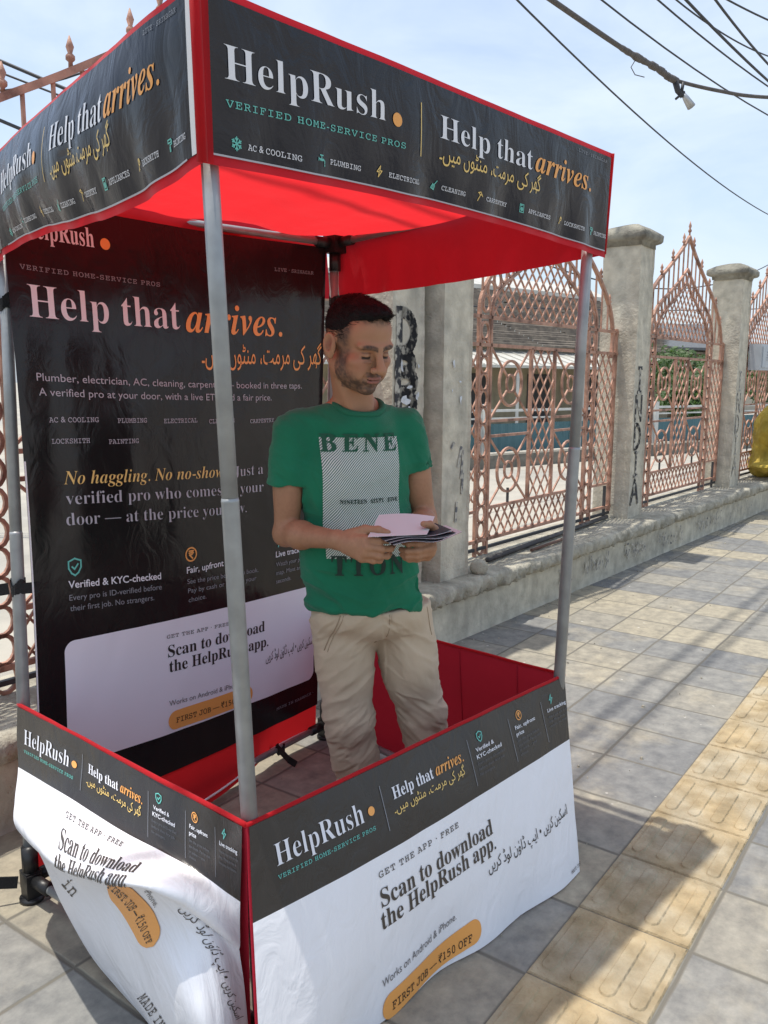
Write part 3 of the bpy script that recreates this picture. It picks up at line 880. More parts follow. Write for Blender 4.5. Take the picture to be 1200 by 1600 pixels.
class Art:
    """flat printed artwork in metres (x right, y down), later wrapped on a cloth"""
    def __init__(self, W, H): self.W, self.H = W, H; self.v, self.f, self.m, self.z = [], [], [], []
    def add(self, V, F, ink, z=0.0):
        b = len(self.v); self.v += [tuple(p) for p in V]; self.z += [z] * len(V)
        k = INK_ORDER.index(ink)
        for f in F: self.f.append(tuple(b + i for i in f)); self.m.append(k)
    def text(self, s, u0, u1, v, ink, h=None, space=1.0, fat=0.0, z=0.0, v1=None):
        """fit text between u0..u1 (fractions of width), baseline at v (fraction of height); h = height of a capital in metres"""
        V, F = text_mesh(s, space, fat)
        if len(V) == 0: return
        x0, x1 = V[:, 0].min(), V[:, 0].max()
        k = (u1 - u0) * self.W / (x1 - x0)
        ky = k if h is None else h / 0.68
        X = u0 * self.W + (V[:, 0] - x0) * k
        Y = v * self.H - V[:, 1] * ky
        if v1 is not None: Y = Y + (v1 - v) * self.H * (V[:, 0] - x0) / (x1 - x0)
        self.add(np.stack([X, Y], 1), [f[::-1] for f in F][::-1] if False else F, ink, z)
    def stroke(self, pts, w, ink, closed=False, c=(0, 0), s=1.0, z=0.0):
        V, F = stroke([(c[0] + s * x, c[1] - s * y) for x, y in pts], w, closed); self.add(V, F, ink, z)
    def rect(self, u0, v0, u1, v1, ink, nx=1, ny=1, z=0.0):
        V = [((u0 + (u1 - u0) * i / nx) * self.W, (v0 + (v1 - v0) * j / ny) * self.H) for j in range(ny + 1) for i in range(nx + 1)]
        F = [(j * (nx + 1) + i, (j + 1) * (nx + 1) + i, (j + 1) * (nx + 1) + i + 1, j * (nx + 1) + i + 1) for j in range(ny) for i in range(nx)]
        self.add(V, F, ink, z)
    def disc(self, u, v, r, ink, n=24, z=0.0):
        c = (u * self.W, v * self.H)
        self.add([c] + [(c[0] + r * math.cos(2 * math.pi * k / n), c[1] + r * math.sin(2 * math.pi * k / n)) for k in range(n)], [(0, 1 + k, 1 + (k + 1) % n) for k in range(n)], ink, z)
    def rrect(self, x0, y0, x1, y1, r, ink, z=0.0, step=0.02, slope=0.0):
        """rounded rectangle in metres, gridded so that it follows the cloth"""
        xs = list(np.arange(x0, x1, step)) + [x1]
        xs = sorted(set([round(q, 5) for q in xs] + [round(x0 + r * (1 - math.cos(R(a))), 5) for a in range(0, 91, 10)] + [round(x1 - r * (1 - math.cos(R(a))), 5) for a in range(0, 91, 10)]))
        ny = max(2, int((y1 - y0) / step)); V, F = [], []
        for q in xs:
            d = max(0.0, r - (q - x0), r - (x1 - q)); ins = r - math.sqrt(max(0, r * r - d * d)) if d > 0 else 0
            sl = slope * (q - x0)
            for j in range(ny + 1): V.append((q, y0 + sl + ins + (y1 - y0 - 2 * ins) * j / ny))
        for i in range(len(xs) - 1):
            for j in range(ny):
                F.append((i * (ny + 1) + j, i * (ny + 1) + j + 1, (i + 1) * (ny + 1) + j + 1, (i + 1) * (ny + 1) + j))
        self.add(V, F, ink, z)
    def qtext(self, s, q, ink, z=0.0, space=1.0):
        """text running through a free quad of cloth coordinates: start-top, start-bottom, end-top, end-bottom"""
        V, F = text_mesh(s, space, 0.0)
        x = (V[:, 0] - V[:, 0].min()) / (V[:, 0].max() - V[:, 0].min()); y = (V[:, 1] - V[:, 1].min()) / (V[:, 1].max() - V[:, 1].min())
        self._quad(x, y, F, q, ink, z)
    def _quad(self, x, y, F, q, ink, z):
        q = np.array(q, float); x = x[:, None]; y = y[:, None]
        P = (1 - x) * (y * q[0] + (1 - y) * q[1]) + x * (y * q[2] + (1 - y) * q[3])
        self.add(P * np.array([self.W, self.H]), F, ink, z)
    def qpill(self, q, ink, rx=.18, z=0.0, n=24, m=8):
        X, Y = [], []
        for i in range(n + 1):
            t = i / n; d = max(0.0, rx - t, rx - (1 - t)) / rx; ins = .5 * (1 - math.sqrt(max(0, 1 - d * d)))
            for j in range(m + 1): X.append(t); Y.append(ins + (1 - 2 * ins) * j / m)
        F = [(i * (m + 1) + j, i * (m + 1) + j + 1, (i + 1) * (m + 1) + j + 1, (i + 1) * (m + 1) + j) for i in range(n) for j in range(m)]
        self._quad(np.array(X), np.array(Y), F, q, ink, z)
    def wrap(self, name, C, parent, off=0.0015, maxlen=0.02, remap=None):
        me = bpy.data.meshes.new(name)
        me.from_pydata([(float(x), float(y), float(z)) for (x, y), z in zip(self.v, self.z)], [], self.f)
        me.polygons.foreach_set('material_index', np.array(self.m, dtype=np.int32))
        bm = bmesh.new(); bm.from_mesh(me)
        bmesh.ops.triangulate(bm, faces=[f for f in bm.faces if len(f.verts) > 4])
        for _ in range(5):
            le = [e for e in bm.edges if e.calc_length() > maxlen]
            if not le: break
            bmesh.ops.subdivide_edges(bm, edges=le, cuts=1)
        bmesh.ops.triangulate(bm, faces=[f for f in bm.faces if len(f.verts) > 4])
        bm.to_mesh(me); bm.free()
        A = np.array([v.co[:] for v in me.vertices])
        if remap is not None: A[:, 0] = remap(A[:, 0] / self.W, A[:, 1] / self.H) * self.W
        P = C.pos(A[:, 0] / self.W, A[:, 1] / self.H, 0.0) + C.normal(A[:, 0] / self.W, A[:, 1] / self.H) * (off + A[:, 2])[:, None]
        F = [tuple(p.vertices) for p in me.polygons]; MI = [p.material_index for p in me.polygons]
        # face outwards
        N = C.normal(A[:, 0] / self.W, A[:, 1] / self.H)
        F2 = []
        for f in F:
            a, b, c = P[f[0]], P[f[1]], P[f[2]]
            F2.append(f if np.dot(np.cross(b - a, c - a), N[f[0]]) >= 0 else f[::-1])
        bpy.data.meshes.remove(me)
        used = sorted(set(MI)); mp = {k: i for i, k in enumerate(used)}
        return mesh_obj(name, P, F2, [INK[INK_ORDER[k]] for k in used], parent, [mp[k] for k in MI], False)

# little service icons (unit box -1..1)
def icon(a, kind, u, v, s, ink, w=None):
    c = (u * a.W, v * a.H); w = w or s * .2
    S = lambda p, closed=False: a.stroke(p, w, ink, closed, c, s)
    if kind == 'snow':
        for k in range(6):
            d = (math.cos(R(60 * k + 30)), math.sin(R(60 * k + 30))); S([(0, 0), d])
            for q in (-1, 1):
                e = (math.cos(R(60 * k + 30 + 40 * q)), math.sin(R(60 * k + 30 + 40 * q)))
                S([(d[0] * .5, d[1] * .5), (d[0] * .5 + e[0] * .38, d[1] * .5 + e[1] * .38)])
    elif kind == 'tap':
        S([(-.9, .1), (.4, .1), (.75, -.2), (.75, -.55)]); S([(-.9, .25), (-.9, -.15)]); S([(-.1, .1), (-.1, .75)]); S([(-.5, .75), (.3, .75)]); S([(-.5, -.1), (.3, -.1)]); S([(.75, -.8), (.75, -1)])
    elif kind == 'bolt':
        S([(.2, 1), (-.65, -.1), (-.05, -.1), (-.2, -1), (.65, .15), (.05, .15)], True)
    elif kind == 'broom':
        S([(.9, 1), (.1, .1)]); S([(-.3, .25), (.3, -.1), (.1, -.9), (-.9, -.6)], True); S([(-.3, .0), (-.5, -.7)]); S([(0, -.1), (-.2, -.8)])
    elif kind == 'hammer':
        S([(-.7, -1), (.1, .3)]); S([(-.6, .7), (.2, .9), (.8, .1)]); S([(.1, .3), (-.4, .6)]); S([(.1, .3), (.6, .4)])
    elif kind == 'wash':
        S([(-.75, -1), (.75, -1), (.75, 1), (-.75, 1)], True); S(arc(0, -.2, .42, .42, 0, 360, 14)); S([(-.5, .7), (.1, .7)]); S(arc(0, -.2, .15, .15, 0, 360, 8))
    elif kind == 'key':
        S(arc(.2, .4, .5, .5, 0, 360, 14)); S([(-.1, 0), (-.7, -1)]); S([(-.5, -.65), (-.2, -.8)]); S(arc(.25, .5, .12, .12, 0, 360, 8))
    elif kind == 'roller':
        S([(-.7, .4), (.6, .4), (.6, .9), (-.7, .9)], True); S([(.6, .65), (.85, .65), (.85, .1), (0, .0), (0, -.4)]); S([(-.15, -.4), (.15, -.4), (.15, -1), (-.15, -1)], True)
    elif kind == 'shield':
        S([(0, 1), (.8, .7), (.8, -.1), (.45, -.7), (0, -1), (-.45, -.7), (-.8, -.1), (-.8, .7)], True); S([(-.35, .05), (-.05, -.25), (.4, .3)])
    elif kind == 'rupee':
        S(arc(0, 0, .95, .95, 0, 360, 26)); S([(-.35, .5), (.4, .5)]); S([(-.35, .22), (.4, .22)]); S([(-.35, .5), (0, .5)] + arc(0, .22, .26, .28, 90, -90, 8) + [(-.3, -.06), (.25, -.6)])

SVC = [('snow', 'AC & COOLING', .050, .068, .155, .846, .870), ('tap', 'PLUMBING', .192, .210, .269, .828, .846), ('bolt', 'ELECTRICAL', .308, .327, .395, .815, .840),
       ('broom', 'CLEANING', .436, .454, .513, .815, .836), ('hammer', 'CARPENTRY', .550, .567, .638, .800, .824), ('wash', 'APPLIANCES', .677, .697, .772, .794, .815),
       ('key', 'LOCKSMITH', .816, .834, .897, .785, .812), ('roller', 'PAINTING', .932, .945, .990, .785, .812)]
URDU1 = urdu('گھر کی مرمت، منٹوں میں۔')
URDU2 = urdu('اسکین کریں • ایپ ڈاؤن لوڈ کریں')
def valance_art(W, H):
    a = Art(W, H)
    a.text(serif('HelpRush'), .036, .317, .482, 'white', h=.053, v1=.440, fat=-.010)
    a.disc(.341, .405, .0135, 'orange')
    a.text(mono('VERIFIED HOME-SERVICE PROS'), .036, .358, .640, 'teal', h=.0135, space=1.12, v1=.598)
    a.rect(.3945, .22, .3965, .62, 'gold', 1, 6)
    a.text(serif('Help that'), .443, .703, .430, 'white', h=.048, fat=-.008)
    a.text(ital('arrives.'), .713, .916, .425, 'orange', h=.052)
    a.text(URDU1, .443, .733, .595, 'gold', h=.034)
    a.text(mono('LIVE · SRINAGAR'), .862, .975, .110, 'grey', h=.0085, space=1.1)
    for k, (ic, s, u, u0, u1, vi, vt) in enumerate(SVC):
        icon(a, ic, u, vi, .0110 if k < 5 else .0095, 'teal' if k in (0, 1, 3, 5, 7) else 'gold', .0022)
        a.text(mono(s), u0, u1, vt, 'white', h=.0115)
    a.rect(0.010, .928, .990, .940, 'soft', 60, 1)
    return a

def skirt_top_art(a):
    a.text(serif('HelpRush'), .042, .246, .188, 'white', h=.047, fat=-.010)
    a.disc(.267, .160, .0105, 'orange')
    a.text(mono('VERIFIED HOME-SERVICE PROS'), .040, .268, .234, 'teal', h=.0105, space=1.1)
    a.rect(.299, .085, .3006, .265, 'grey', 1, 6)
    a.text(serif('Help that'), .328, .451, .160, 'white', h=.028)
    a.text(ital('arrives.'), .459, .553, .158, 'orange', h=.030)
    a.text(URDU1, .322, .548, .212, 'gold', h=.022)
    a.rect(.577, .08, .5784, .29, 'grey', 1, 6); a.rect(.735, .08, .7364, .29, 'grey', 1, 6); a.rect(.873, .08, .8744, .29, 'grey', 1, 6)
    icon(a, 'shield', .620, .090, .0135, 'teal', .0028)
    a.text('Verified &', .598, .665, .150, 'white', h=.0105, fat=.012); a.text('KYC-checked', .596, .690, .181, 'white', h=.0105, fat=.012)
    for k, s in enumerate(('Every pro is ID-verified', 'before their first job.', 'No strangers.')): a.text(s, .594, .594 + .0043 * len(s), .208 + .024 * k, 'dim', h=.007)
    icon(a, 'rupee', .778, .088, .0135, 'orange', .0026)
    a.text('Fair, upfront', .754, .837, .147, 'white', h=.0105, fat=.012); a.text('price', .753, .784, .178, 'white', h=.0105, fat=.012)
    for k, s in enumerate(('See the price before', 'you book. Pay by cash', 'or online — your', 'choice.')): a.text(s, .752, .752 + .0046 * len(s), .205 + .023 * k, 'dim', h=.007)
    icon(a, 'bolt', .916, .088, .0135, 'teal', .0026)
    a.text('Live tracking', .894, .976, .147, 'white', h=.0105, fat=.012)
    for k, s in enumerate(('Watch your pro on the', 'map. Most arrive in', 'minutes, not hours.')): a.text(s, .892, .892 + .0042 * len(s), .178 + .023 * k, 'dim', h=.007)

# ------------------------------------------------------------------ the booth
booth = empty('promotional_booth', (-0.24, 2.46, 0), 'red and black fabric promotion booth printed with white lettering, a man standing inside', 'booth')
cen = np.array([-.24, 2.46])
Ft, Rt = np.array([-.318, 1.49, 2.156]), np.array([.658, 2.543, 2.156])
Fv, Rv = np.array([-.330, 1.575, 1.897]), np.array([.672, 2.640, 1.897])
Lt, Lv = np.array([-1.105, 2.378, 2.070]), np.array([-1.146, 2.478, 1.826])
Bt, Bv = np.array([-.19, 3.27, 2.045]), np.array([-.175, 3.27, 1.815])
def inward(p, d):
    q = cen - p[:2]; q = q / np.linalg.norm(q) * d
    return Vector((p[0] + q[0], p[1] + q[1], p[2]))
# poles
def pole(top, bot, sec, name='pole'):
    mb = MB()
    top, bot = Vector(top), Vector(bot)
    d = (bot - top)
    mid = top + d * sec
    mb.tube([top, mid], [.0168, .0168], 20)
    o = mb.build(name, M_PIPE, booth)
    m2 = MB(); m2.tube([mid - d.normalized() * .004, mid + d.normalized() * .003, mid + d.normalized() * .004, bot], [.0172, .0186, .0182, .0182], 20)
    m2.build('lower_tube', M_PIPE, o)
    m3 = MB(); m3.box((bot.x, bot.y, .045), (.042, .042, .08), Matrix.Rotation(R(47), 3, 'Z')); m3.tube([(bot.x, bot.y, .0), (bot.x, bot.y, .012)], .034, 16)
    m3.build('foot', M_PLASTIC, o)
    return o
def down(a, b, z):  # continue the line a->b to height z
    a, b = Vector(a), Vector(b); return a + (b - a) * ((a.z - z) / (a.z - b.z))
PF = (inward((-.331, 1.596, 1.897), .032), inward((-.288, 1.642, .572), .022))
PR = (inward((.645, 2.632, 1.897), .03), inward((.577, 2.551, .572), .012))
PL = (Vector((-1.098, 2.475, 1.82)), Vector((-1.046, 2.300, .572)))
PB = (Vector((-.19, 3.239, 2.0)), Vector((-.245, 3.343, .06)))
pole(down(*PF, 2.10), down(*PF, .01), .40)
pole(down(*PR, 2.10), down(*PR, .01), .385)
pole(down(*PL, 2.03), down(*PL, .01), .48)
pole(down(*PB, 2.03), down(*PB, .01), .48)
# rails
def rail(a, b, r=.0125, name='frame_rail'):
    mb = MB(); mb.tube([a, b], r, 14); return mb.build(name, M_PIPE, booth)
LT, BT, FT, RT = down(*PL, 2.02), down(*PB, 2.01), down(*PF, 2.09), down(*PR, 2.09)
rail(LT, BT, .013); rail(BT, RT); rail(FT, RT); rail(LT, FT)
LB, BB, FB, RB_ = down(*PL, .062), down(*PB, .062), down(*PF, .062), down(*PR, .062)
rail(LB, BB); rail(BB, RB_); rail(LB, FB)
for p in (LT, BT, FT, RT):
    mb = MB()
    mb.box(p, (.062, .062, .07), Matrix.Rotation(R(47), 3, 'Z'))
    for q in (LT, BT, FT, RT):
        if q is not p and (q - p).length < 1.45: mb.tube([p + (q - p).normalized() * .02, p + (q - p).normalized() * .085], .019, 12)
    mb.tube([p - Vector((0, 0, .03)), p - Vector((0, 0, .10))], .022, 14)
    mb.build('corner_joint', M_PLASTIC, booth)
for p, qs in ((LB, (BB, FB)), (BB, (LB, RB_))):
    mb = MB()
    mb.box(p, (.046, .046, .055), Matrix.Rotation(R(47), 3, 'Z'))
    for q in qs: mb.tube([p + (q - p).normalized() * .02, p + (q - p).normalized() * .095], .019, 12)
    mb.tube([p + Vector((0, 0, .02)), p + Vector((0, 0, .10))], .023, 14)
    mb.build('base_joint', M_PLASTIC, booth)
# webbing ties
def strap(pts, w, name='strap', up=(0, 0, 1)):
    mb = MB()
    for a, b in zip(pts[:-1], pts[1:]): mb.bar(a, b, .004, w, up=up)
    return mb.build(name, M_STRAP, booth)
def loop(c, r, w, name='strap'):
    mb = MB(); n = 16; V = []
    for k in range(n):
        x, y = c[0] + r * math.cos(2 * math.pi * k / n), c[1] + r * math.sin(2 * math.pi * k / n)
        V += [(x, y, c[2] - w / 2 + .01 * math.sin(k)), (x, y, c[2] + w / 2 + .01 * math.sin(k))]
    mb.add(V, [(2 * k, 2 * ((k + 1) % n), 2 * ((k + 1) % n) + 1, 2 * k + 1) for k in range(n)], 0, True)
    return mb.build(name, M_STRAP, booth)
for z, dx in ((1.72, .13), (.905, .07)):
    c = down(*PL, z); loop(c, .021, .036)
    strap([c + Vector((-.02, -.018, .0)), c + Vector((-.14, -.06, -.012)), c + Vector((-.3, .0, .02))], .034)
    strap([c + Vector((.0, -.024, .0)), c + Vector((dx * .6, dx * .35 - .012, -.004)), c + Vector((dx, dx * .9, -.012))], .032)
c = down(*PB, 1.80); loop(c, .018, .04); strap([c + Vector((.01, -.02, .0)), c + Vector((.06, .0, .012))], .034)
c = LB + (BB - LB) * .78
for k in (-.012, .012):
    loop(c + Vector((k, 0, .0)), .018, .022, 'cable_tie')
strap([c + Vector((.0, -.01, .012)), c + Vector((.05, -.05, -.02)), c + Vector((.08, -.06, -.035))], .028, 'cable_tie')
strap([LB + Vector((-.03, -.02, .0)), LB + Vector((-.12, -.05, .015)), LB + Vector((-.26, -.02, -.03))], .036)

# canopy roof, sagging between the rails
def quad_net(p00, p10, p01, p11, nu=5, nv=5, fn=None):
    net = []
    for j in range(nv):
        row = []
        for i in range(nu):
            u, v = i / (nu - 1), j / (nv - 1)
            p = (1 - u) * (1 - v) * np.array(p00) + u * (1 - v) * np.array(p10) + (1 - u) * v * np.array(p01) + u * v * np.array(p11)
            if fn is not None: p = p + np.array(fn(u, v))
            row.append(p)
        net.append(row)
    return net
def insetp(p, d, dz): q = inward(p, d); return np.array([q.x, q.y, q.z + dz])
roofC = Cloth(quad_net(insetp(Ft, .012, -.012), insetp(Rt, .012, -.012), insetp(Lt, .012, -.012), insetp(Bt, .012, -.008), 7, 7,
              lambda u, v: (0, 0, -.055 * math.sin(math.pi * v) * (0.35 + .65 * abs(2 * u - 1)) - .02 * math.sin(math.pi * u))), 1.3, 1.0, wr=.020, wscale=(2.0, 9), seed=3)
cloth_mesh('canopy_roof', roofC, np.linspace(0, 1, 70), np.linspace(0, 1, 60), M_RED, booth)

def valance(t0, t1, b0, b1, W, H, seed, printed, bulge, sagtop=0.0, sagbot=0.0, dip=None, rmp=None):
    nrm = np.cross(np.array(b0) - np.array(t0), np.array(t1) - np.array(t0)); nrm = nrm / np.linalg.norm(nrm)
    def fn(u, v):
        d = nrm * bulge * math.sin(math.pi * u) * math.sin(math.pi * min(1, v * .9 + .05))
        z = -sagtop * math.sin(math.pi * u) * (1 - v) - sagbot * math.sin(math.pi * u) * v
        if dip is not None: z += dip(u) * v
        return d + np.array([0, 0, z])
    C = Cloth(quad_net(t0, t1, b0, b1, 9, 5, fn), W, H, wr=.0055, wscale=(4.0, 3.0), seed=seed,
              flutter=lambda U, V: .007 * V ** 2 * np.sin(U * 34 + seed) * np.minimum(1, 8 * np.minimum(U, 1 - U)) + .004 * V * np.sin(U * 61 + 2 * seed))
    C2 = C
    o = cloth_mesh('valance', C, np.linspace(0, 1, 110), np.linspace(-0.0, 1.0, 26), M_REDV, booth)
    if printed:
        us = np.concatenate([[.010], np.linspace(.016, .985, 150), [.992]]); vs = np.linspace(.045, .935, 36)
        cloth_mesh('printed_banner', C, us, vs, M_BLACKV, o, None, .0035)
        valance_art(W, H).wrap('lettering', C, o, .0052, remap=rmp)
        e = MB(); 
    return o, C
# a strip below the print: extend the red hem
ext = lambda t, b, k: np.array(b) + (np.array(b) - np.array(t)) * k
vF, CF = valance(Ft, Rt, ext(Ft, Fv, .035), ext(Rt, Rv, .07), 1.43, .27, 2.0, True, .010, 0.0, -.022)
vL, CL = valance(Lt, Ft, ext(Lt, Lv, .06), ext(Ft, Fv, .035), 1.22, .27, 9.0, True, .045, .0, .012, lambda u: .021 * math.sin(2 * math.pi * u) + .012 * math.sin(math.pi * u), lambda u, v: .171 + .805 * u)
valance(Rt, Bt, ext(Rt, Rv, .04), Bv, 1.1, .26, 4.0, False, .012, .045, .010)
OB = np.array([-.66, .75, 0]) * .06
valance(Bt + OB, Lt + OB, Bv + OB, Lv + OB, 1.3, .26, 6.0, False, .01)
# red corner piping and the white edge beside it
mb = MB()
def corner_strip(t, b, w):
    pts = []
    t, b = Vector(t), Vector(b)
    mb.tube([t, t + (b - t) * .5, b + (b - t) * .03], [w, w, w], 8)
for tb, w_ in (((Ft, Fv), .010), ((Rt, Rv), .006), ((Lt, Lv), .006)):
    mb = MB(); corner_strip(*tb, w_); mb.build('corner_piping', M_RED, booth)
# front corner: a folded red band a few centimetres wide on the right face, white hem on the left face
us = np.linspace(0.0, .0150, 4); cloth_mesh('corner_band', CF, us, np.linspace(.0, 1.0, 30), M_RED, booth, None, .0075)
us = np.linspace(.983, .994, 3); cloth_mesh('hem_strip', CL, us, np.linspace(.03, .935, 30), M_HEM, booth, None, .0068)

# back banner
BTL, BTR = np.array([-1.06, 2.385, 2.005]), np.array([-.225, 3.235, 1.995])
BBL, BBR = np.array([-1.035, 2.335, .165]), np.array([-.275, 3.305, .165])
def bfn(u, v):
    n_ = np.array([.66, -.75, 0]) * (.012 * math.sin(math.pi * u) * math.sin(3 * v) + .018 * (v ** 2) * math.sin(math.pi * u))
    return n_ + np.array([.02 * math.sin(math.pi * v) * (1 - u), 0, -.012 * math.sin(math.pi * u) * (1 - v)])
backC = Cloth(quad_net(BTL, BTR, BBL, BBR, 7, 9, bfn), 1.28, 1.84, wr=.0075, wscale=(4.5, 1.3), seed=14,
              flutter=lambda U, V: .004 * np.sin(U * 46 + V * 5) * np.maximum(0, U - .75) * 4 * (1 - V) + .004 * np.sin(U * 40 + 3 * V) * np.maximum(0, .15 - U) * 6)
# red back cloth behind it, down to the floor
def bk(p, d, z): return np.array([p[0] - .66 * d, p[1] + .75 * d, z])
redC = Cloth(quad_net(bk(BTL + [.14, .16, 0], .03, 2.03), bk(BTR, .03, 2.02), bk(BBL + [-.022, -.018, 0], .004, .03), bk(BBR + [.0, .0, 0], .012, .05), 13, 41, lambda u, v: np.array([.66, -.75, 0]) * (.13 * (max(0, v - .925) / .075) ** .8 * math.sin(math.pi * min(1, u / .78)) * (u < .78))), 1.3, 2.0, wr=.006, wscale=(5, 1.2), seed=21)
cloth_mesh('back_wall', redC, np.linspace(0, 1, 60), np.linspace(0, 1, 70), M_RED, booth)
bb = cloth_mesh('back_banner', backC, np.linspace(.0, 1, 120), np.linspace(0, 1, 170), M_BANNERV, booth)
a = Art(1.28, 1.84)
W_, H_ = 1.28, 1.84
a.text(serif('HelpRush'), .048, .224, .057, 'white', h=.055); a.disc(.253, .049, .017, 'orange')
a.text(mono('VERIFIED HOME-SERVICE PROS'), .030, .404, .107, 'grey', h=.0155, space=1.12)
a.text(mono('LIVE · SRINAGAR'), .796, .950, .056, 'grey', h=.0135, space=1.05)
a.text(serif('Help that'), .043, .460, .178, 'white', h=.092, fat=-.008); a.text(ital('arrives.'), .478, .824, .181, 'orange', h=.098)
a.text(URDU1, .524, .987, .236, 'orange', h=.068)
a.text('Plumber, electrician, AC, cleaning, carpenter — booked in three taps.', .048, .905, .275, 'soft', h=.022, v1=.285)
a.text('A verified pro at your door, with a live ETA and a fair price.', .051, .778, .298, 'soft', h=.022, v1=.307)
for s, u0, u1, v in (('AC & COOLING', .072, .201, .340), ('PLUMBING', .254, .340, .342), ('ELECTRICAL', .393, .500, .344), ('CLEANING', .541, .632, .347), ('CARPENTRY', .690, .786, .350), ('APPLIANCES', .84, .95, .352), ('LOCKSMITH', .075, .173, .374), ('PAINTING', .225, .312, .377)):
    a.text(mono(s), u0, u1, v, 'soft', h=.0165)
a.stroke([(.061 * W_, .412 * H_), (.067 * W_, .514 * H_)], .0075, 'orange')
a.text(ital('No haggling. No no-shows.'), .098, .612, .440, 'gold', h=.040, fat=-.008, v1=.450)
a.text(serif('Just a'), .626, .739, .452, 'soft', h=.038, fat=-.012)
a.text(serif('verified pro who comes to your'), .100, .740, .473, 'soft', h=.038, fat=-.012, v1=.488)
a.text(serif('door — at the price you saw.'), .098, .672, .507, 'soft', h=.038, fat=-.012, v1=.525)
icon(a, 'shield', .113, .577, .026, 'teal', .005); icon(a, 'rupee', .462, .588, .024, 'orange', .005); icon(a, 'bolt', .805, .595, .024, 'teal', .005)
a.text('Verified & KYC-checked', .094, .362, .611, 'white', h=.022, fat=.012, v1=.624)
a.text('Every pro is ID-verified before', .095, .363, .632, 'grey', h=.0175, v1=.643); a.text('their first job. No strangers.', .096, .338, .650, 'grey', h=.0175, v1=.660)
a.text('Fair, upfront price', .446, .640, .623, 'white', h=.022, fat=.012)
a.text('See the price before you book.', .447, .715, .643, 'grey', h=.0165, v1=.651); a.text('Pay by cash or card — your', .449, .707, .661, 'grey', h=.0165, v1=.667); a.text('choice.', .451, .513, .679, 'grey', h=.0165)
a.text('Live tracking', .791, .925, .630, 'white', h=.022, fat=.012)
for k, s in enumerate(('Watch your pro on the', 'map. Most arrive in', 'seconds.')): a.text(s, .792, .792 + .0083 * len(s), .650 + .018 * k, 'grey', h=.0165)
a.rrect(.077 * W_, .700 * H_, .975 * W_, .918 * H_, .035, 'card', slope=.020)
Z = .0012
a.text(mono('GET THE APP · FREE'), .375, .595, .738, 'brown', h=.015, space=1.1, z=Z, v1=.745)
a.text(serif('Scan to download'), .378, .740, .774, 'dark', h=.041, z=Z, v1=.780); a.text(serif('the HelpRush app.'), .381, .756, .803, 'dark', h=.041, z=Z, v1=.815)
a.text(URDU2, .746, .972, .848, 'dark', h=.034, z=Z)
a.text('Works on Android & iPhone.', .378, .640, .868, 'sgrey', h=.0185, z=Z, v1=.880)
a.rrect(.374 * W_, .880 * H_, .690 * W_, .917 * H_, .0335, 'orange', z=Z, slope=.03)
a.text(mono('FIRST JOB — ₹150 OFF'), .400, .668, .905, 'dark', h=.022, z=2 * Z, v1=.914)
a.text(mono('MADE IN KASHMIR ·'), .797, .975, .968, 'grey', h=.012)
a.wrap('lettering', backC, bb, .002)
mb = MB()
for q in np.linspace(0, 1, 60): pass
us = np.array([0.0, .0045]); cloth_mesh('hem_strip', backC, us, np.linspace(.4, 1, 60), M_HEM, booth, None, .002)

# ---- counter skirts
FS, RS, LS = np.array([-.289, 1.635, .572]), np.array([.584, 2.563, .572]), np.array([-1.057, 2.289, .572])
skirt_mat = lambda split: (lambda u, v: 0 if v < split(u) else 1)
# front skirt
e1 = RS - FS; L1 = np.linalg.norm(e1); e1n = e1 / L1; e2 = np.array([.167, -.157, -.973]) * .5876
def ffn(u, v):
    out = np.array([.73, -.68, 0.]) * (.030 * math.sin(math.pi * min(1, v * 1.0)) * math.sin(math.pi * u) + .016 * math.sin(7 * u + 2 * v) * v + .030 * max(0, v - .72) * math.sin(23 * u) + .10 * max(0, v - .7) * max(0, u - .86) * 4)
    x = np.array([0, 0, 0.])
    return out + x
frontC = Cloth(quad_net(FS, RS, FS + e2 - e1 * .075, RS + e2 - e1 * .095, 21, 11, ffn), L1, .5876, wr=.008, wscale=(3.0, 3.0), seed=31)
lift = np.array([0, 0, .004])
S1 = Cloth(frontC.net, L1, .5876, wr=.008, wscale=(3.0, 3.0), seed=31)
o = cloth_mesh('front_skirt', S1, np.linspace(0, 1, 60), np.linspace(0, .985, 40), M_REDIN, booth)
vs = np.concatenate([np.linspace(.012, .335, 26), np.linspace(.345, .992, 44)])
cloth_mesh('printed_banner', frontC, np.linspace(.004, .996, 130), vs, [M_BROWNV, M_WHITEV], o, lambda u, v: 0 if v < .336 else 1, .004)
a = Art(L1, .5876)
skirt_top_art(a)
a.text(mono('GET THE APP · FREE'), .252, .491, .416, 'brown', h=.0165, space=1.15, v1=.408)
a.text(serif('Scan to download'), .247, .600, .530, 'brown', h=.042); a.text(serif('the HelpRush app.'), .240, .603, .616, 'brown', h=.042, v1=.604)
a.text(URDU2, .569, .892, .690, 'dark', h=.030, v1=.678)
a.text('Works on Android & iPhone.', .228, .453, .850, 'sgrey', h=.020, v1=.796)
a.rrect(.225 * L1, .896 * .5876, .520 * L1, (.896 + .110) * .5876, .030, 'orange', slope=-.085)
a.text(mono('FIRST JOB — ₹150 OFF'), .250, .492, .972, 'dark', h=.024, z=.0012, v1=.938)
a.text(mono('MADE IN KASHMIR'), .86, .955, .965, 'brown', h=.012)
a.wrap('lettering', frontC, o, .0058, remap=lambda u, v: (u + .075 * v) / (1 - .02 * v))
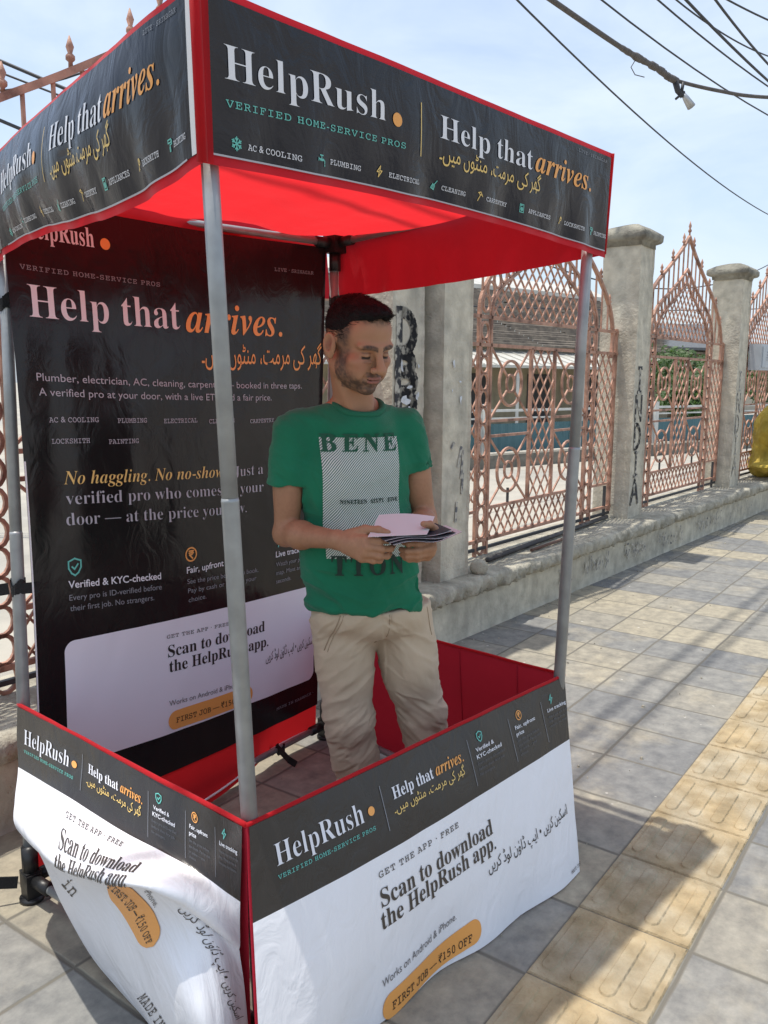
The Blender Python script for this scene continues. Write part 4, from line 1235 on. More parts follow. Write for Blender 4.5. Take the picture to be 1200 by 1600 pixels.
# left skirt, caught by the wind and folded back on itself
LN = [[(-1.057, 2.289, .572), (-.822, 2.089, .575), (-.616, 1.914, .570), (-.44, 1.764, .570), (-.29, 1.635, .572)],
      [(-1.051, 2.257, .488), (-.813, 2.042, .508), (-.601, 1.855, .508), (-.428, 1.714, .508), (-.293, 1.632, .49)],
      [(-1.024, 2.195, .423), (-.799, 1.977, .447), (-.584, 1.781, .456), (-.419, 1.667, .448), (-.299, 1.631, .394)],
      [(-1.008, 2.129, .36), (-.764, 1.843, .432), (-.578, 1.658, .473), (-.415, 1.585, .468), (-.304, 1.632, .333)],
      [(-.979, 2.065, .321), (-.739, 1.742, .408), (-.586, 1.599, .467), (-.432, 1.546, .47), (-.304, 1.628, .293)],
      [(-.924, 2.071, .243), (-.758, 1.824, .369), (-.61, 1.685, .423), (-.446, 1.598, .442), (-.303, 1.627, .275)],
      [(-.865, 2.047, .119), (-.662, 1.822, .271), (-.514, 1.669, .352), (-.385, 1.585, .365), (-.299, 1.624, .216)],
      [(-.761, 1.958, .032), (-.564, 1.711, .194), (-.427, 1.556, .284), (-.345, 1.538, .254), (-.292, 1.611, .134)],
      [(-.66, 1.86, .012), (-.515, 1.656, .126), (-.393, 1.514, .208), (-.329, 1.511, .159), (-.288, 1.608, .043)],
      [(-.56, 1.76, .010), (-.475, 1.636, .03), (-.382, 1.53, .067), (-.319, 1.516, .043), (-.281, 1.588, .006)]]
leftC = Cloth(LN, 1.01, .5876, vk=[0, .168, .336, .47, .60, .66, .80, .98, 1.14, 1.30], wr=.010, wscale=(4, 4), seed=41)
e1l = FS - LS
redL = Cloth(quad_net(LS, FS, LS + [.03, .03, -.50], FS + [.0, .005, -.55], 5, 5, lambda u, v: (-.02 * v * math.sin(math.pi * u), -.02 * v * math.sin(math.pi * u), 0)), 1.0, .55, wr=.004, seed=44)
o = cloth_mesh('side_skirt', redL, np.linspace(0, 1, 50), np.linspace(0, 1, 26), M_REDIN, booth)
vs = np.concatenate([np.linspace(.012, .333, 24), np.linspace(.339, 1.30, 110)])
cloth_mesh('printed_banner', leftC, np.linspace(.004, .992, 110), vs, [M_BROWNV, M_WHITEV], o, lambda u, v: 0 if v < .336 else 1, .004)
a = Art(1.01, .5876)
skirt_top_art(a)
a.text(mono('GET THE APP · FREE'), .252, .491, .416, 'brown', h=.0165, space=1.15, v1=.408)
a.text(serif('Scan to download'), .247, .600, .530, 'brown', h=.042); a.text(serif('the HelpRush app.'), .240, .603, .616, 'brown', h=.042, v1=.604)
a.qpill([(.593, .67), (.28, .77), (.514, .889), (.343, .946)], 'orange')
a.qtext(mono('FIRST JOB — ₹150 OFF'), [(.505, .700), (.359, .751), (.448, .899), (.388, .919)], 'dark', z=.0012)
a.qtext('iPhone.', [(.669, .690), (.622, .711), (.624, .76), (.576, .778)], 'sgrey')
a.qtext(mono('in'), [(.158, .733), (.073, .754), (.161, .771), (.093, .79)], 'dark')
a.qtext(URDU2, [(.799, .705), (.683, .77), (.97, .985), (.855, 1.044)], 'brown')
a.qtext(mono('MADE IN KASHMIR'), [(.258, 1.089), (.172, 1.135), (.46, 1.273), (.368, 1.317)], 'brown', space=1.1)
a.wrap('lettering', leftC, o, .0058, .012)
# right-hand skirt (plain red, seen from inside)
BS = np.array([-.238, 3.325, .572])
rsC = Cloth(quad_net(RS, BS, RS + [0.01, -.01, -.545], BS + [.0, .02, -.545], 7, 5, lambda u, v: (.03 * math.sin(math.pi * u) * v, .035 * math.sin(math.pi * u) * v, -.006 * math.sin(math.pi * u) * (1 - v))), 1.13, .55, wr=.006, wscale=(6, 1.5), seed=51)
o = cloth_mesh('side_skirt', rsC, np.linspace(0, 1, 70), np.linspace(0, 1, 30), M_REDIN, booth)
# stitched seams and a rolled top hem
for q in (.16, .38, .60, .82):
    vv = np.linspace(.02, .98, 14); P = rsC.pos(np.full(14, q), vv, -.0015)
    mb = MB(); mb.tube([Vector(p) for p in P], .0022, 6); mb.build('seam', M_REDIN, o)
def hem(C, parent, r=.0055, off=0.0):
    uu = np.linspace(0, 1, 60); P = C.pos(uu, np.zeros(60) + .004, off)
    m_ = MB(); m_.tube([Vector(p) for p in P], r, 8); m_.build('top_hem', M_RED, parent)
hem(rsC, o); hem(S1, bpy.data.objects['front_skirt'], .005); hem(redL, bpy.data.objects['side_skirt'], .006)
# cable lying on the booth floor edge (white hem of the back cloth)
uu = np.linspace(.42, .95, 30); P = redC.pos(uu, np.full(30, .992), .004)
mb = MB(); mb.tube([Vector(p) for p in P], .004, 6); mb.build('hem_strip', M_HEM, bpy.data.objects['back_wall'])
# floor inside the booth is the same paving; dark shade comes from the canopy

# ------------------------------------------------------------------ signed-distance modelling for the man
class SDF:
    def __init__(self, lo, hi, h):
        self.lo = np.array(lo, np.float32); self.h = h
        self.n = np.ceil((np.array(hi) - self.lo) / h).astype(int) + 1
        self.d = np.full(self.n, 1.0, np.float32)
    def sl(self, lo, hi):
        a = np.clip(np.floor((np.array(lo) - self.lo) / self.h).astype(int), 0, self.n - 1)
        b = np.clip(np.ceil((np.array(hi) - self.lo) / self.h).astype(int) + 1, 0, self.n)
        if np.any(b <= a): return None
        s = tuple(slice(x, y) for x, y in zip(a, b))
        ax = [self.lo[i] + self.h * np.arange(a[i], b[i], dtype=np.float32) for i in range(3)]
        return s, ax[0][:, None, None], ax[1][None, :, None], ax[2][None, None, :]
    def put(self, s, e, k, op):
        d = self.d[s]
        if op == 'add':
            if k > 0:
                hh = np.clip(.5 + .5 * (d - e) / k, 0, 1); self.d[s] = d + (e - d) * hh - k * hh * (1 - hh)
            else: self.d[s] = np.minimum(d, e)
        else:
            e = -e
            if k > 0:
                hh = np.clip(.5 - .5 * (d - e) / k, 0, 1); self.d[s] = d + (e - d) * hh + k * hh * (1 - hh)
            else: self.d[s] = np.maximum(d, e)
    def ell(self, c, r, M=None, k=.01, op='add'):
        c = np.array(c, float); r = np.array(r, float); rm = r.max() + k * 1.6 + 2 * self.h
        q = self.sl(c - rm, c + rm)
        if q is None: return
        s, X, Y, Z = q
        x, y, z = X - c[0], Y - c[1], Z - c[2]
        if M is not None:   # columns of M are the local axes
            M = np.array(M)
            x, y, z = (x * M[0, 0] + y * M[1, 0] + z * M[2, 0], x * M[0, 1] + y * M[1, 1] + z * M[2, 1], x * M[0, 2] + y * M[1, 2] + z * M[2, 2])
        k0 = np.sqrt((x / r[0]) ** 2 + (y / r[1]) ** 2 + (z / r[2]) ** 2)
        k1 = np.sqrt((x / r[0] ** 2) ** 2 + (y / r[1] ** 2) ** 2 + (z / r[2] ** 2) ** 2) + 1e-9
        self.put(s, k0 * (k0 - 1) / k1, k, op)
    def cone(self, a, b, ra, rb, k=.01, op='add', flat=None):
        a = np.array(a, float); b = np.array(b, float); rm = max(ra, rb) + k * 1.6 + 2 * self.h
        q = self.sl(np.minimum(a, b) - rm, np.maximum(a, b) + rm)
        if q is None: return
        s, X, Y, Z = q
        t = b - a; L2 = (t ** 2).sum() + 1e-12
        x, y, z = X - a[0], Y - a[1], Z - a[2]
        u = np.clip((x * t[0] + y * t[1] + z * t[2]) / L2, 0, 1)
        dx, dy, dz = x - u * t[0], y - u * t[1], z - u * t[2]
        if flat is not None:   # (axis, factor): squash the section along an axis
            ax, f = np.array(flat[0], float), flat[1]; ax /= np.linalg.norm(ax)
            p = dx * ax[0] + dy * ax[1] + dz * ax[2]
            g = (1 / f - 1) * p
            dx, dy, dz = dx + g * ax[0], dy + g * ax[1], dz + g * ax[2]
        e = np.sqrt(dx * dx + dy * dy + dz * dz) - (ra + (rb - ra) * u)
        self.put(s, e, k, op)
    def mesh(self):
        """surface nets"""
        d = self.d; neg = d < 0
        n = np.array(d.shape)
        cnt = np.zeros(n - 1, np.float32); acc = np.zeros(tuple(n - 1) + (3,), np.float32)
        c = [neg[i:n[0] - 1 + i, j:n[1] - 1 + j, k:n[2] - 1 + k] for i in (0, 1) for j in (0, 1) for k in (0, 1)]
        ssum = sum(x.astype(np.int8) for x in c)
        act = np.argwhere((ssum > 0) & (ssum < 8))
        A = act
        vals = {}
        for i in (0, 1):
            for j in (0, 1):
                for k in (0, 1): vals[(i, j, k)] = d[A[:, 0] + i, A[:, 1] + j, A[:, 2] + k]
        P = np.zeros((len(A), 3), np.float32); C = np.zeros(len(A), np.float32)
        cs = list(vals)
        for p in cs:
            for ax in range(3):
                if p[ax] == 0:
                    q = list(p); q[ax] = 1; q = tuple(q)
                    va, vb = vals[p], vals[q]; m = (va < 0) != (vb < 0)
                    t = np.where(m, va / np.where(m, va - vb, 1), 0)
                    for ax2 in range(3): P[:, ax2] += np.where(m, p[ax2] + (t if ax2 == ax else 0), 0)
                    C += m
        P /= C[:, None]
        idx = -np.ones(n - 1, np.int64); idx[A[:, 0], A[:, 1], A[:, 2]] = np.arange(len(A))
        V = self.lo + self.h * (A + P)
        F = []
        for ax in range(3):
            a1, a2 = (ax + 1) % 3, (ax + 2) % 3
            s0 = [slice(None)] * 3; s1 = [slice(None)] * 3
            s0[ax] = slice(0, -1); s1[ax] = slice(1, None)
            n0, n1 = neg[tuple(s0)], neg[tuple(s1)]
            E = np.argwhere(n0 != n1)
            E = E[(E[:, a1] > 0) & (E[:, a2] > 0) & (E[:, a1] < n[a1] - 1) & (E[:, a2] < n[a2] - 1)]
            sgn = n0[E[:, 0], E[:, 1], E[:, 2]]
            def cell(o1, o2):
                q = E.copy(); q[:, a1] -= o1; q[:, a2] -= o2; return idx[q[:, 0], q[:, 1], q[:, 2]]
            f = np.stack([cell(1, 1), cell(0, 1), cell(0, 0), cell(1, 0)], 1)
            f[~sgn] = f[~sgn][:, ::-1]
            F.append(f)
        F = np.concatenate(F); F = F[(F >= 0).all(1)]
        return V, F
def smooth_mesh(V, F, it=1, lam=.5):
    for _ in range(it):
        S = np.zeros_like(V); C = np.zeros(len(V), np.float32)
        for a, b in ((0, 1), (1, 2), (2, 3), (3, 0)):
            np.add.at(S, F[:, a], V[F[:, b]]); np.add.at(C, F[:, a], 1); np.add.at(S, F[:, b], V[F[:, a]]); np.add.at(C, F[:, b], 1)
        V = V + lam * (S / C[:, None] - V)
    return V
def vnormals(V, F):
    n = np.cross(V[F[:, 2]] - V[F[:, 0]], V[F[:, 3]] - V[F[:, 1]]); N = np.zeros_like(V)
    for k in range(4): np.add.at(N, F[:, k], n)
    return N / (np.linalg.norm(N, axis=1, keepdims=True) + 1e-12)
def rz(a): c, s = math.cos(a), math.sin(a); return np.array([[c, -s, 0], [s, c, 0], [0, 0, 1]])
def rx(a): c, s = math.cos(a), math.sin(a); return np.array([[1, 0, 0], [0, c, -s], [0, s, c]])
def ry(a): c, s = math.cos(a), math.sin(a); return np.array([[c, 0, s], [0, 1, 0], [-s, 0, c]])

PBASE = Vector((.0, 2.42, 0))
TY = R(18)                                   # torso turned a little to the viewer's right
T3 = rz(TY); TX = T3 @ [1, 0, 0]; TB = T3 @ [0, 1, 0]      # his left, his back
NECK = np.array([-.078, 2.365, 1.425])
HC = np.array([-.072, 2.275, 1.600]); HM = rz(R(40)) @ rx(R(21)) @ ry(R(-3))
RSH, REL, RWR = np.array([-.262, 2.315, 1.365]), np.array([-.277, 2.325, 1.072]), np.array([-.120, 2.135, 1.090])
LSH, LEL, LWR = np.array([.068, 2.425, 1.368]), np.array([.120, 2.450, 1.098]), np.array([.098, 2.215, 1.083])
PEL = np.array([-.040, 2.405, .86])

def head_prims(S):
    zm = lambda c: np.array([c[0], c[1], c[2] if c[2] > -.04 else -.04 + (c[2] + .04) * .90])
    def e(c, r, k=.012, op='add', m=None):
        c = zm(c)
        M = HM if m is None else HM @ m
        S.ell(HC + HM @ np.array(c), r, M, k, op)
    def cn(a, b, ra, rb, k=.008, op='add'):
        a, b = zm(a), zm(b); S.cone(HC + HM @ np.array(a), HC + HM @ np.array(b), ra, rb, k, op)
    e((0, .018, .032), (.075, .096, .082), 0)
    e((0, -.040, .045), (.063, .046, .052), .02)          # forehead
    e((0, -.030, -.040), (.060, .060, .076), .02)         # mid face
    e((0, -.038, -.085), (.044, .046, .036), .02)         # lower jaw
    e((0, -.074, -.108), (.021, .017, .015), .02)         # chin
    for s in (-1, 1):
        e((s * .048, -.002, -.066), (.016, .034, .030), .02)    # jaw angle
        e((s * .044, -.062, -.026), (.022, .022, .017), .02)    # cheekbone
        e((s * .034, -.066, -.060), (.020, .020, .022), .02)    # cheek
        e((s * .029, -.0800, .018), (.030, .0125, .0095), .018, m=ry(R(-3 * s)) @ rz(R(14 * s)))
        cn((s * .0055, -.096, .006), (s * .0065, -.096, .026), .0020, .0012, .004, 'sub')   # brow ridge
    e((0, -.084, .014), (.016, .010, .012), .012)         # between brows
    for s in (-1, 1):
        e((s * .031, -.0955, -.003), (.0175, .0155, .0115), .008, 'sub')       # socket
        e((s * .031, -.073, -.005), (.0155, .0150, .0130), .004)            # lidded eye
        cn((s * .020, -.0855, -.010), (s * .042, -.0825, -.009), .0022, .0020, .003, 'sub')  # lash line
        cn((s * .018, -.088, -.020), (s * .043, -.080, -.021), .0040, .0030, .006)           # lower lid bag
    cn((0, -.088, .010), (0, -.111, -.026), .0085, .0115, .008)      # nose bridge
    e((0, -.1165, -.034), (.0140, .0130, .0120), .006)                # tip
    for s in (-1, 1):
        e((s * .0150, -.103, -.038), (.0090, .0110, .0085), .005)
        e((s * .0065, -.104, -.0455), (.0038, .0045, .0035), .003, 'sub')
        cn((s * .020, -.094, -.040), (s * .034, -.082, -.070), .0024, .0018, .006, 'sub')  # smile line
    e((0, -.083, -.068), (.026, .015, .017), .012)                   # muzzle
    e((.0, -.0955, -.0655), (.0225, .0068, .0050), .003)              # upper lip
    e((.0, -.0950, -.0760), (.0195, .0070, .0060), .003)             # lower lip
    cn((-.004, -.0960, -.0722), (-.0275, -.0905, -.0680), .0021, .0020, .003, 'sub'); cn((-.004, -.0960, -.0722), (.0265, -.0915, -.0675), .0021, .0020, .003, 'sub')
    for s in (-1, 1): e((s * .029, -.0885, -.0665), (.004, .005, .005), .004, 'sub')
    e((0, -.088, -.090), (.016, .006, .005), .008, 'sub')            # under the lip
    for s in (-1, 1):                                                # ears
        m = rz(R(-22 * s)) @ rx(R(-12))
        e((s * .0815, .016, -.008), (.0080, .0205, .0340), .005, m=m)
        e((s * .0890, .017, .004), (.006, .0115, .017), .004, 'sub', m=m)
        e((s * .0870, .013, -.014), (.006, .007, .010), .003, 'sub', m=m)
        e((s * .079, .004, -.012), (.0045, .004, .007), .003, m=m)
        e((s * .078, .010, -.034), (.0055, .009, .010), .005, m=m)

def finger(S, pts, r0, r1, k=.004):
    pts = [np.array(p, float) for p in pts]; n = len(pts) - 1
    for i in range(n):
        a, b = r0 + (r1 - r0) * i / n, r0 + (r1 - r0) * (i + 1) / n
        S.cone(pts[i], pts[i + 1], a, b, k if i else .006)
        S.ell(pts[i], (a * 1.04,) * 3, None, .003)

def body():
    S = SDF((-.36, 1.96, .80), (.26, 2.60, 1.74), .0027)
    head_prims(S)
    # neck and shoulders
    S.cone(HC + HM @ np.array([0, .034, -.060]), NECK + [0, .0, -.03], .051, .058, .012)
    S.ell(NECK + T3 @ [0, -.020, -.058], (.080, .068, .050), T3, .02)
    S.cone(HC + HM @ np.array([-.045, .03, -.06]), NECK + T3 @ [-.03, -.055, .0], .012, .010, .02)
    S.cone(HC + HM @ np.array([.045, .03, -.06]), NECK + T3 @ [.02, -.055, .0], .012, .010, .02)
    S.cone(NECK + T3 @ [-.05, .02, -.02], RSH + [.03, .02, .0], .045, .04, .03); S.cone(NECK + T3 @ [.05, .02, -.02], LSH + [-.03, .01, 0], .045, .04, .03)
    S.ell(np.array([-.082, 2.375, 1.22]), (.140, .085, .20), T3, .04); S.ell(PEL + [0, 0, .04], (.135, .085, .13), T3, .05)
    # arms
    for sh, el, wr in ((RSH, REL, RWR), (LSH, LEL, LWR)):
        S.cone(sh, el, .044, .0355, .02)
        m_ = sh * .45 + el * .55
        S.ell(m_ + [0, -.006, 0], (.037, .039, .09), None, .02)
        f1 = el * .70 + wr * .30
        S.cone(el, f1, .036, .0390, .015); S.cone(f1, wr, .0385, .0255, .02, flat=((0, 0, 1), .92))
        S.ell(el + (el - wr) / np.linalg.norm(el - wr) * .012 + [0, 0, -.004], (.026,) * 3, None, .02)
    # right hand: palm towards him, fingers run under the leaflets, thumb on top
    W = RWR
    K = [np.array([-.046, 2.062, 1.104]), np.array([-.043, 2.055, 1.087]), np.array([-.047, 2.058, 1.070]), np.array([-.056, 2.066, 1.055])]
    S.cone(W, (K[1] + K[2]) / 2 * .55 + W * .45, .027, .027, .012, flat=((.5, .6, .2), .82))
    for kp, r_ in zip(K, (.0150, .0155, .0145, .0125)): S.cone(W * .62 + kp * .38 + [0, 0, .0], kp, .0165, r_ * .86, .012)
    S.ell((K[1] + K[2]) / 2 * .55 + W * .45 + [.008, .012, .004], (.026, .018, .026), None, .012)
    for kp, ln, dz in zip(K, (1.0, 1.08, 1.0, .82), (-.002, -.004, -.006, -.006)):
        p1 = kp + np.array([.036, -.004, dz]) * ln; p2 = p1 + np.array([.020, .016, dz * .5]) * ln; p3 = p2 + np.array([.006, .020, .002]) * ln
        finger(S, [kp, p1, p2, p3], .0098 if ln > .9 else .0086, .0074 if ln > .9 else .0066)
    t0 = W * .55 + K[0] * .45 + [-.002, .012, .010]; t1 = np.array([-.048, 2.085, 1.126]); t2 = np.array([-.014, 2.072, 1.128]); t3 = np.array([.010, 2.066, 1.1215])
    S.cone(t0, t1, .0165, .0130, .012); finger(S, [t1, t2, t3], .0118, .0084)
    S.ell(t3 + [-.002, -.002, .0065], (.0065, .0045, .0022), None, .002)
    # left hand: under the sheets from his left, fingertips showing below, thumb along the far edge
    W = LWR
    K = [np.array([.122, 2.095, 1.096]), np.array([.123, 2.088, 1.080]), np.array([.120, 2.093, 1.065]), np.array([.113, 2.103, 1.052])]
    S.cone(W, (K[1] + K[2]) / 2 * .55 + W * .45, .027, .027, .012, flat=((1, .3, 0), .80))
    for kp, r_ in zip(K, (.0150, .0155, .0145, .0125)): S.cone(W * .6 + kp * .4, kp, .0165, r_ * .86, .012)
    S.ell((K[1] + K[2]) / 2 * .55 + W * .45 + [-.008, .0, .004], (.022, .030, .025), None, .012)
    for kp, ln, dz in zip(K, (1.0, 1.08, 1.0, .82), (-.003, -.004, -.004, -.003)):
        p1 = kp + np.array([-.034, -.022, dz]) * ln; p2 = p1 + np.array([-.024, .004, dz * .5]) * ln; p3 = p2 + np.array([-.015, .015, .002]) * ln
        finger(S, [kp, p1, p2, p3], .0098 if ln > .9 else .0086, .0074 if ln > .9 else .0066)
    t0 = W * .5 + K[0] * .5 + [-.004, .012, .010]; t1 = np.array([.130, 2.128, 1.120]); t2 = np.array([.119, 2.108, 1.136]); t3 = np.array([.101, 2.094, 1.140])
    S.cone(t0, t1, .0160, .0125, .012); finger(S, [t1, t2, t3], .0112, .0082)
    V, F = S.mesh(); V = smooth_mesh(V, F, 1, .4)
    # colour zones: stubble, lips, brows, lashes, fair sides of the head
    L = (V - HC) @ HM
    x, y, z = L[:, 0], L[:, 1], L[:, 2]
    z = np.where(z > -.04, z, -.04 + (z + .04) / .90)
    ax = np.abs(x)
    inhead = (np.linalg.norm(L, axis=1) < .19)
    skin = np.array([.385, .200, .112]); col = np.tile(skin, (len(V), 1)).astype(np.float32)
    nz = fnoise(V * 160, 3) ; nb = fnoise(V * 28 + 5, 3)
    def blend(mask, c, a):
        m = np.clip(mask, 0, 1)[:, None] * a; col[:] = col * (1 - m) + np.array(c) * m
    sm = lambda e0, e1, v: np.clip((v - e0) / (e1 - e0), 0, 1) ** 2 * (3 - 2 * np.clip((v - e0) / (e1 - e0), 0, 1))
    blend(np.clip(.5 + nb * 1.5, 0, 1), (.31, .152, .084), .45)
    blend(sm(.030, .008, np.sqrt((ax - .045) ** 2 + (z + .03) ** 2)) * inhead, (.38, .155, .098), .5)
    beard = sm(-.045, -.066, z + .55 * np.maximum(0, -.02 - y) * 0 + .30 * (y + .06) * 0) * inhead * (y < .025)
    side = sm(.046, .058, ax) * sm(.02, -.02, z) * sm(.010, -.006, y) * sm(-.060, -.035, y) * (ax < .0755)
    must = sm(.030, .022, ax) * sm(-.066, -.060, z) * sm(-.046, -.050, z) * (y < -.06)
    cheekcut = 1 - sm(.0, .02, .035 - np.abs(ax - .030)) * sm(-.082, -.062, z) * (y < -.045)
    lip = sm(.0215, .018, ax) * sm(.0105, .0080, np.abs(z + .0705)) * (y < -.082)
    br = np.maximum(np.maximum(beard * cheekcut, side * .9), must) * (1 - lip) * (np.sqrt(((L - np.array([0, -.02, -.06])) ** 2).sum(1)) < .105) * (y < -.01 + .3 * np.maximum(0, z + .10)) * (z > -.124)
    blend(br * (.85 + nz * 1.4), (.045, .030, .025), .86)
    blend(lip, (.28, .105, .088), .85)
    blend(sm(.0030, .0012, np.abs(z + .0708 - .0006)) * (ax < .021) * (y < -.080), (.10, .035, .03), .8)
    zb = .021 - 90 * (ax - .026) ** 2 * .09 + .05 * (ax - .026)
    brow = sm(.0085, .0040, np.abs(z - (.0200 - 9.0 * (ax - .031) ** 2))) * sm(.006, .010, ax) * sm(.054, .046, ax) * (y < -.050)
    blend(brow * (.9 + nz), (.022, .015, .013), .95)
    blend(sm(.0030, .0012, np.abs(z - .0035 + 10 * (ax - .031) ** 2)) * sm(.015, .020, ax) * sm(.047, .042, ax) * (y < -.06), (.17, .075, .05), .8)  # upper lid crease: its shade painted into the skin colour
    blend(sm(.006, .003, np.abs(z + .019)) * sm(.015, .020, ax) * sm(.044, .036, ax) * (y < -.06), (.20, .095, .065), .55)
    lash = sm(.0050, .0026, np.abs(z + .0095 + .03 * (ax - .03))) * sm(.016, .019, ax) * sm(.046, .043, ax) * (y < -.06)
    blend(lash, (.02, .013, .012), .95)
    blend(sm(.007, .002, np.abs(ax - .010)) * sm(.004, .0, np.abs(z - .012)) * (y < -.075) * .0, (.2, .1, .07), .6)
    blend(sm(.066, .088, z) * (y < .02) * inhead * np.clip(.75 + nz * 2.5, 0, 1), (.035, .024, .02), .8)
    fade = sm(.052, .066, ax) * sm(-.025, .02, z) * sm(-.055, -.030, y) * inhead * (ax < .0755) * (y < .0)
    back = sm(.03, .07, y) * sm(-.09, -.04, z) * inhead
    blend(np.maximum(fade, back) * (.9 + nz), (.05, .034, .028), .85)
    blend((np.clip(1.6 - np.sqrt((ax - .086) ** 2 + ((y - .014) * 1.2) ** 2 + ((z + .004) * .7) ** 2) / .010, 0, 1)), (.20, .075, .05), .7)  # ear hollow darkened, shade painted into the skin colour
    # forearms: a little dark hair and sun-browned
    blend((V[:, 2] < 1.22) * np.clip(.4 + nz * 1.2, 0, 1), (.20, .098, .058), .40)
    me_o = mesh_obj('person', V - np.array(PBASE), F, M_SKIN)
    ca_ = me_o.data.color_attributes.new('skin_tone', 'FLOAT_COLOR', 'POINT')
    ca_.data.foreach_set('color', np.concatenate([col, np.ones((len(col), 1), np.float32)], 1).astype(np.float32).ravel())
    me_o.location = PBASE
    return me_o

M_SKIN = mat('skin', (.4, .2, .12), .55, spec=.35, bump=.12, bscale=420)
_n, _l = M_SKIN.node_tree.nodes, M_SKIN.node_tree.links
_at = _n.new('ShaderNodeAttribute'); _at.attribute_name = 'skin_tone'
_l.new(_at.outputs['Color'], _n['Principled BSDF'].inputs['Base Color'])
_n['Principled BSDF'].inputs['Subsurface Weight'].default_value = .03
_n['Principled BSDF'].inputs['Subsurface Radius'].default_value = (.010, .004, .002)
_n['Principled BSDF'].inputs['Subsurface Scale'].default_value = .6
M_HAIR = mat('black_hair', (.008, .007, .007), .62, spec=.22, bump=.6, bscale=160)
M_SHIRT = mat('green_cotton', (.012, .165, .085), .88, spec=.2, var=.14, vscale=7, bump=.25, bscale=500, sheen=.15)
M_PANTS = mat('beige_chino', (.56, .445, .315), .88, spec=.2, var=.10, vscale=6, bump=.3, bscale=420, sheen=.1)
M_SHOE = mat('dark_shoe', (.03, .025, .022), .5, bump=.2)
man = body()
tag(man, 'stubbled man in green printed T-shirt and beige trousers looking down at leaflets', 'person')

def hair():
    S = SDF(HC - .16, HC + .17, .0028)
    def e(c, r, k=.012, op='add', m=None): S.ell(HC + HM @ np.array(c), r, HM if m is None else HM @ m, k, op)
    e((0, .021, .036), (.0785, .0985, .0880), 0)
    e((0, -.030, .092), (.050, .048, .024), .03)
    e((.008, -.046, .098), (.036, .026, .016), .02)
    # hairline: clear the face, temples and nape
    e((0, -.126, .017), (.070, .083, .101), .010, 'sub')
    for s in (-1, 1): e((s * .050, -.086, .074), (.022, .034, .026), .010, 'sub')
    e((0, -.055, -.085), (.13, .10, .085), .01, 'sub'); e((0, .05, -.115), (.12, .12, .070), .012, 'sub')
    for s in (-1, 1): e((s * .086, .012, -.035), (.022, .030, .040), .008, 'sub')
    V, F = S.mesh(); N = vnormals(V, F)
    L = (V - HC) @ HM
    top = np.clip((L[:, 2] - .02) / .08, 0, 1)
    q = np.stack([L[:, 0] * 150, L[:, 1] * 45, L[:, 2] * 60], 1)
    V = V + N * ((fnoise(q, 3) * .0045 + fnoise(L * 60, 2) * .003) * (.25 + .75 * top) - .0042 * (1 - top))[:, None]
    # strands standing out of the mass
    rng = np.random.RandomState(3); SV = []; SF = []
    ok = np.where(L[:, 2] > .015)[0]
    for i in rng.choice(ok, 4200):
        p = V[i]; n = N[i]
        d = HM @ np.array([.25 + rng.uniform(-.4, .4), -.75 + rng.uniform(-.3, .3), .15]); d = d - n * np.dot(d, n) * .8 + n * rng.uniform(.05, .26); d /= np.linalg.norm(d)
        ln = rng.uniform(.009, .021); w = np.cross(d, n); w /= np.linalg.norm(w) + 1e-9; w *= .0007
        b = len(SV); m_ = p + d * ln * .55 + n * .001
        SV += [p - w - n * .001, p + w - n * .001, m_ + w * .8, m_ - w * .8, p + d * ln - n * .0015]; SF += [(b, b + 1, b + 2, b + 3), (b + 3, b + 2, b + 4)]
    nv = len(V); VV = np.concatenate([V, np.array(SV)]); FF = [tuple(f) for f in F] + [tuple(nv + i for i in f) for f in SF]
    return mesh_obj('hair', VV, FF, M_HAIR, man)
hair()

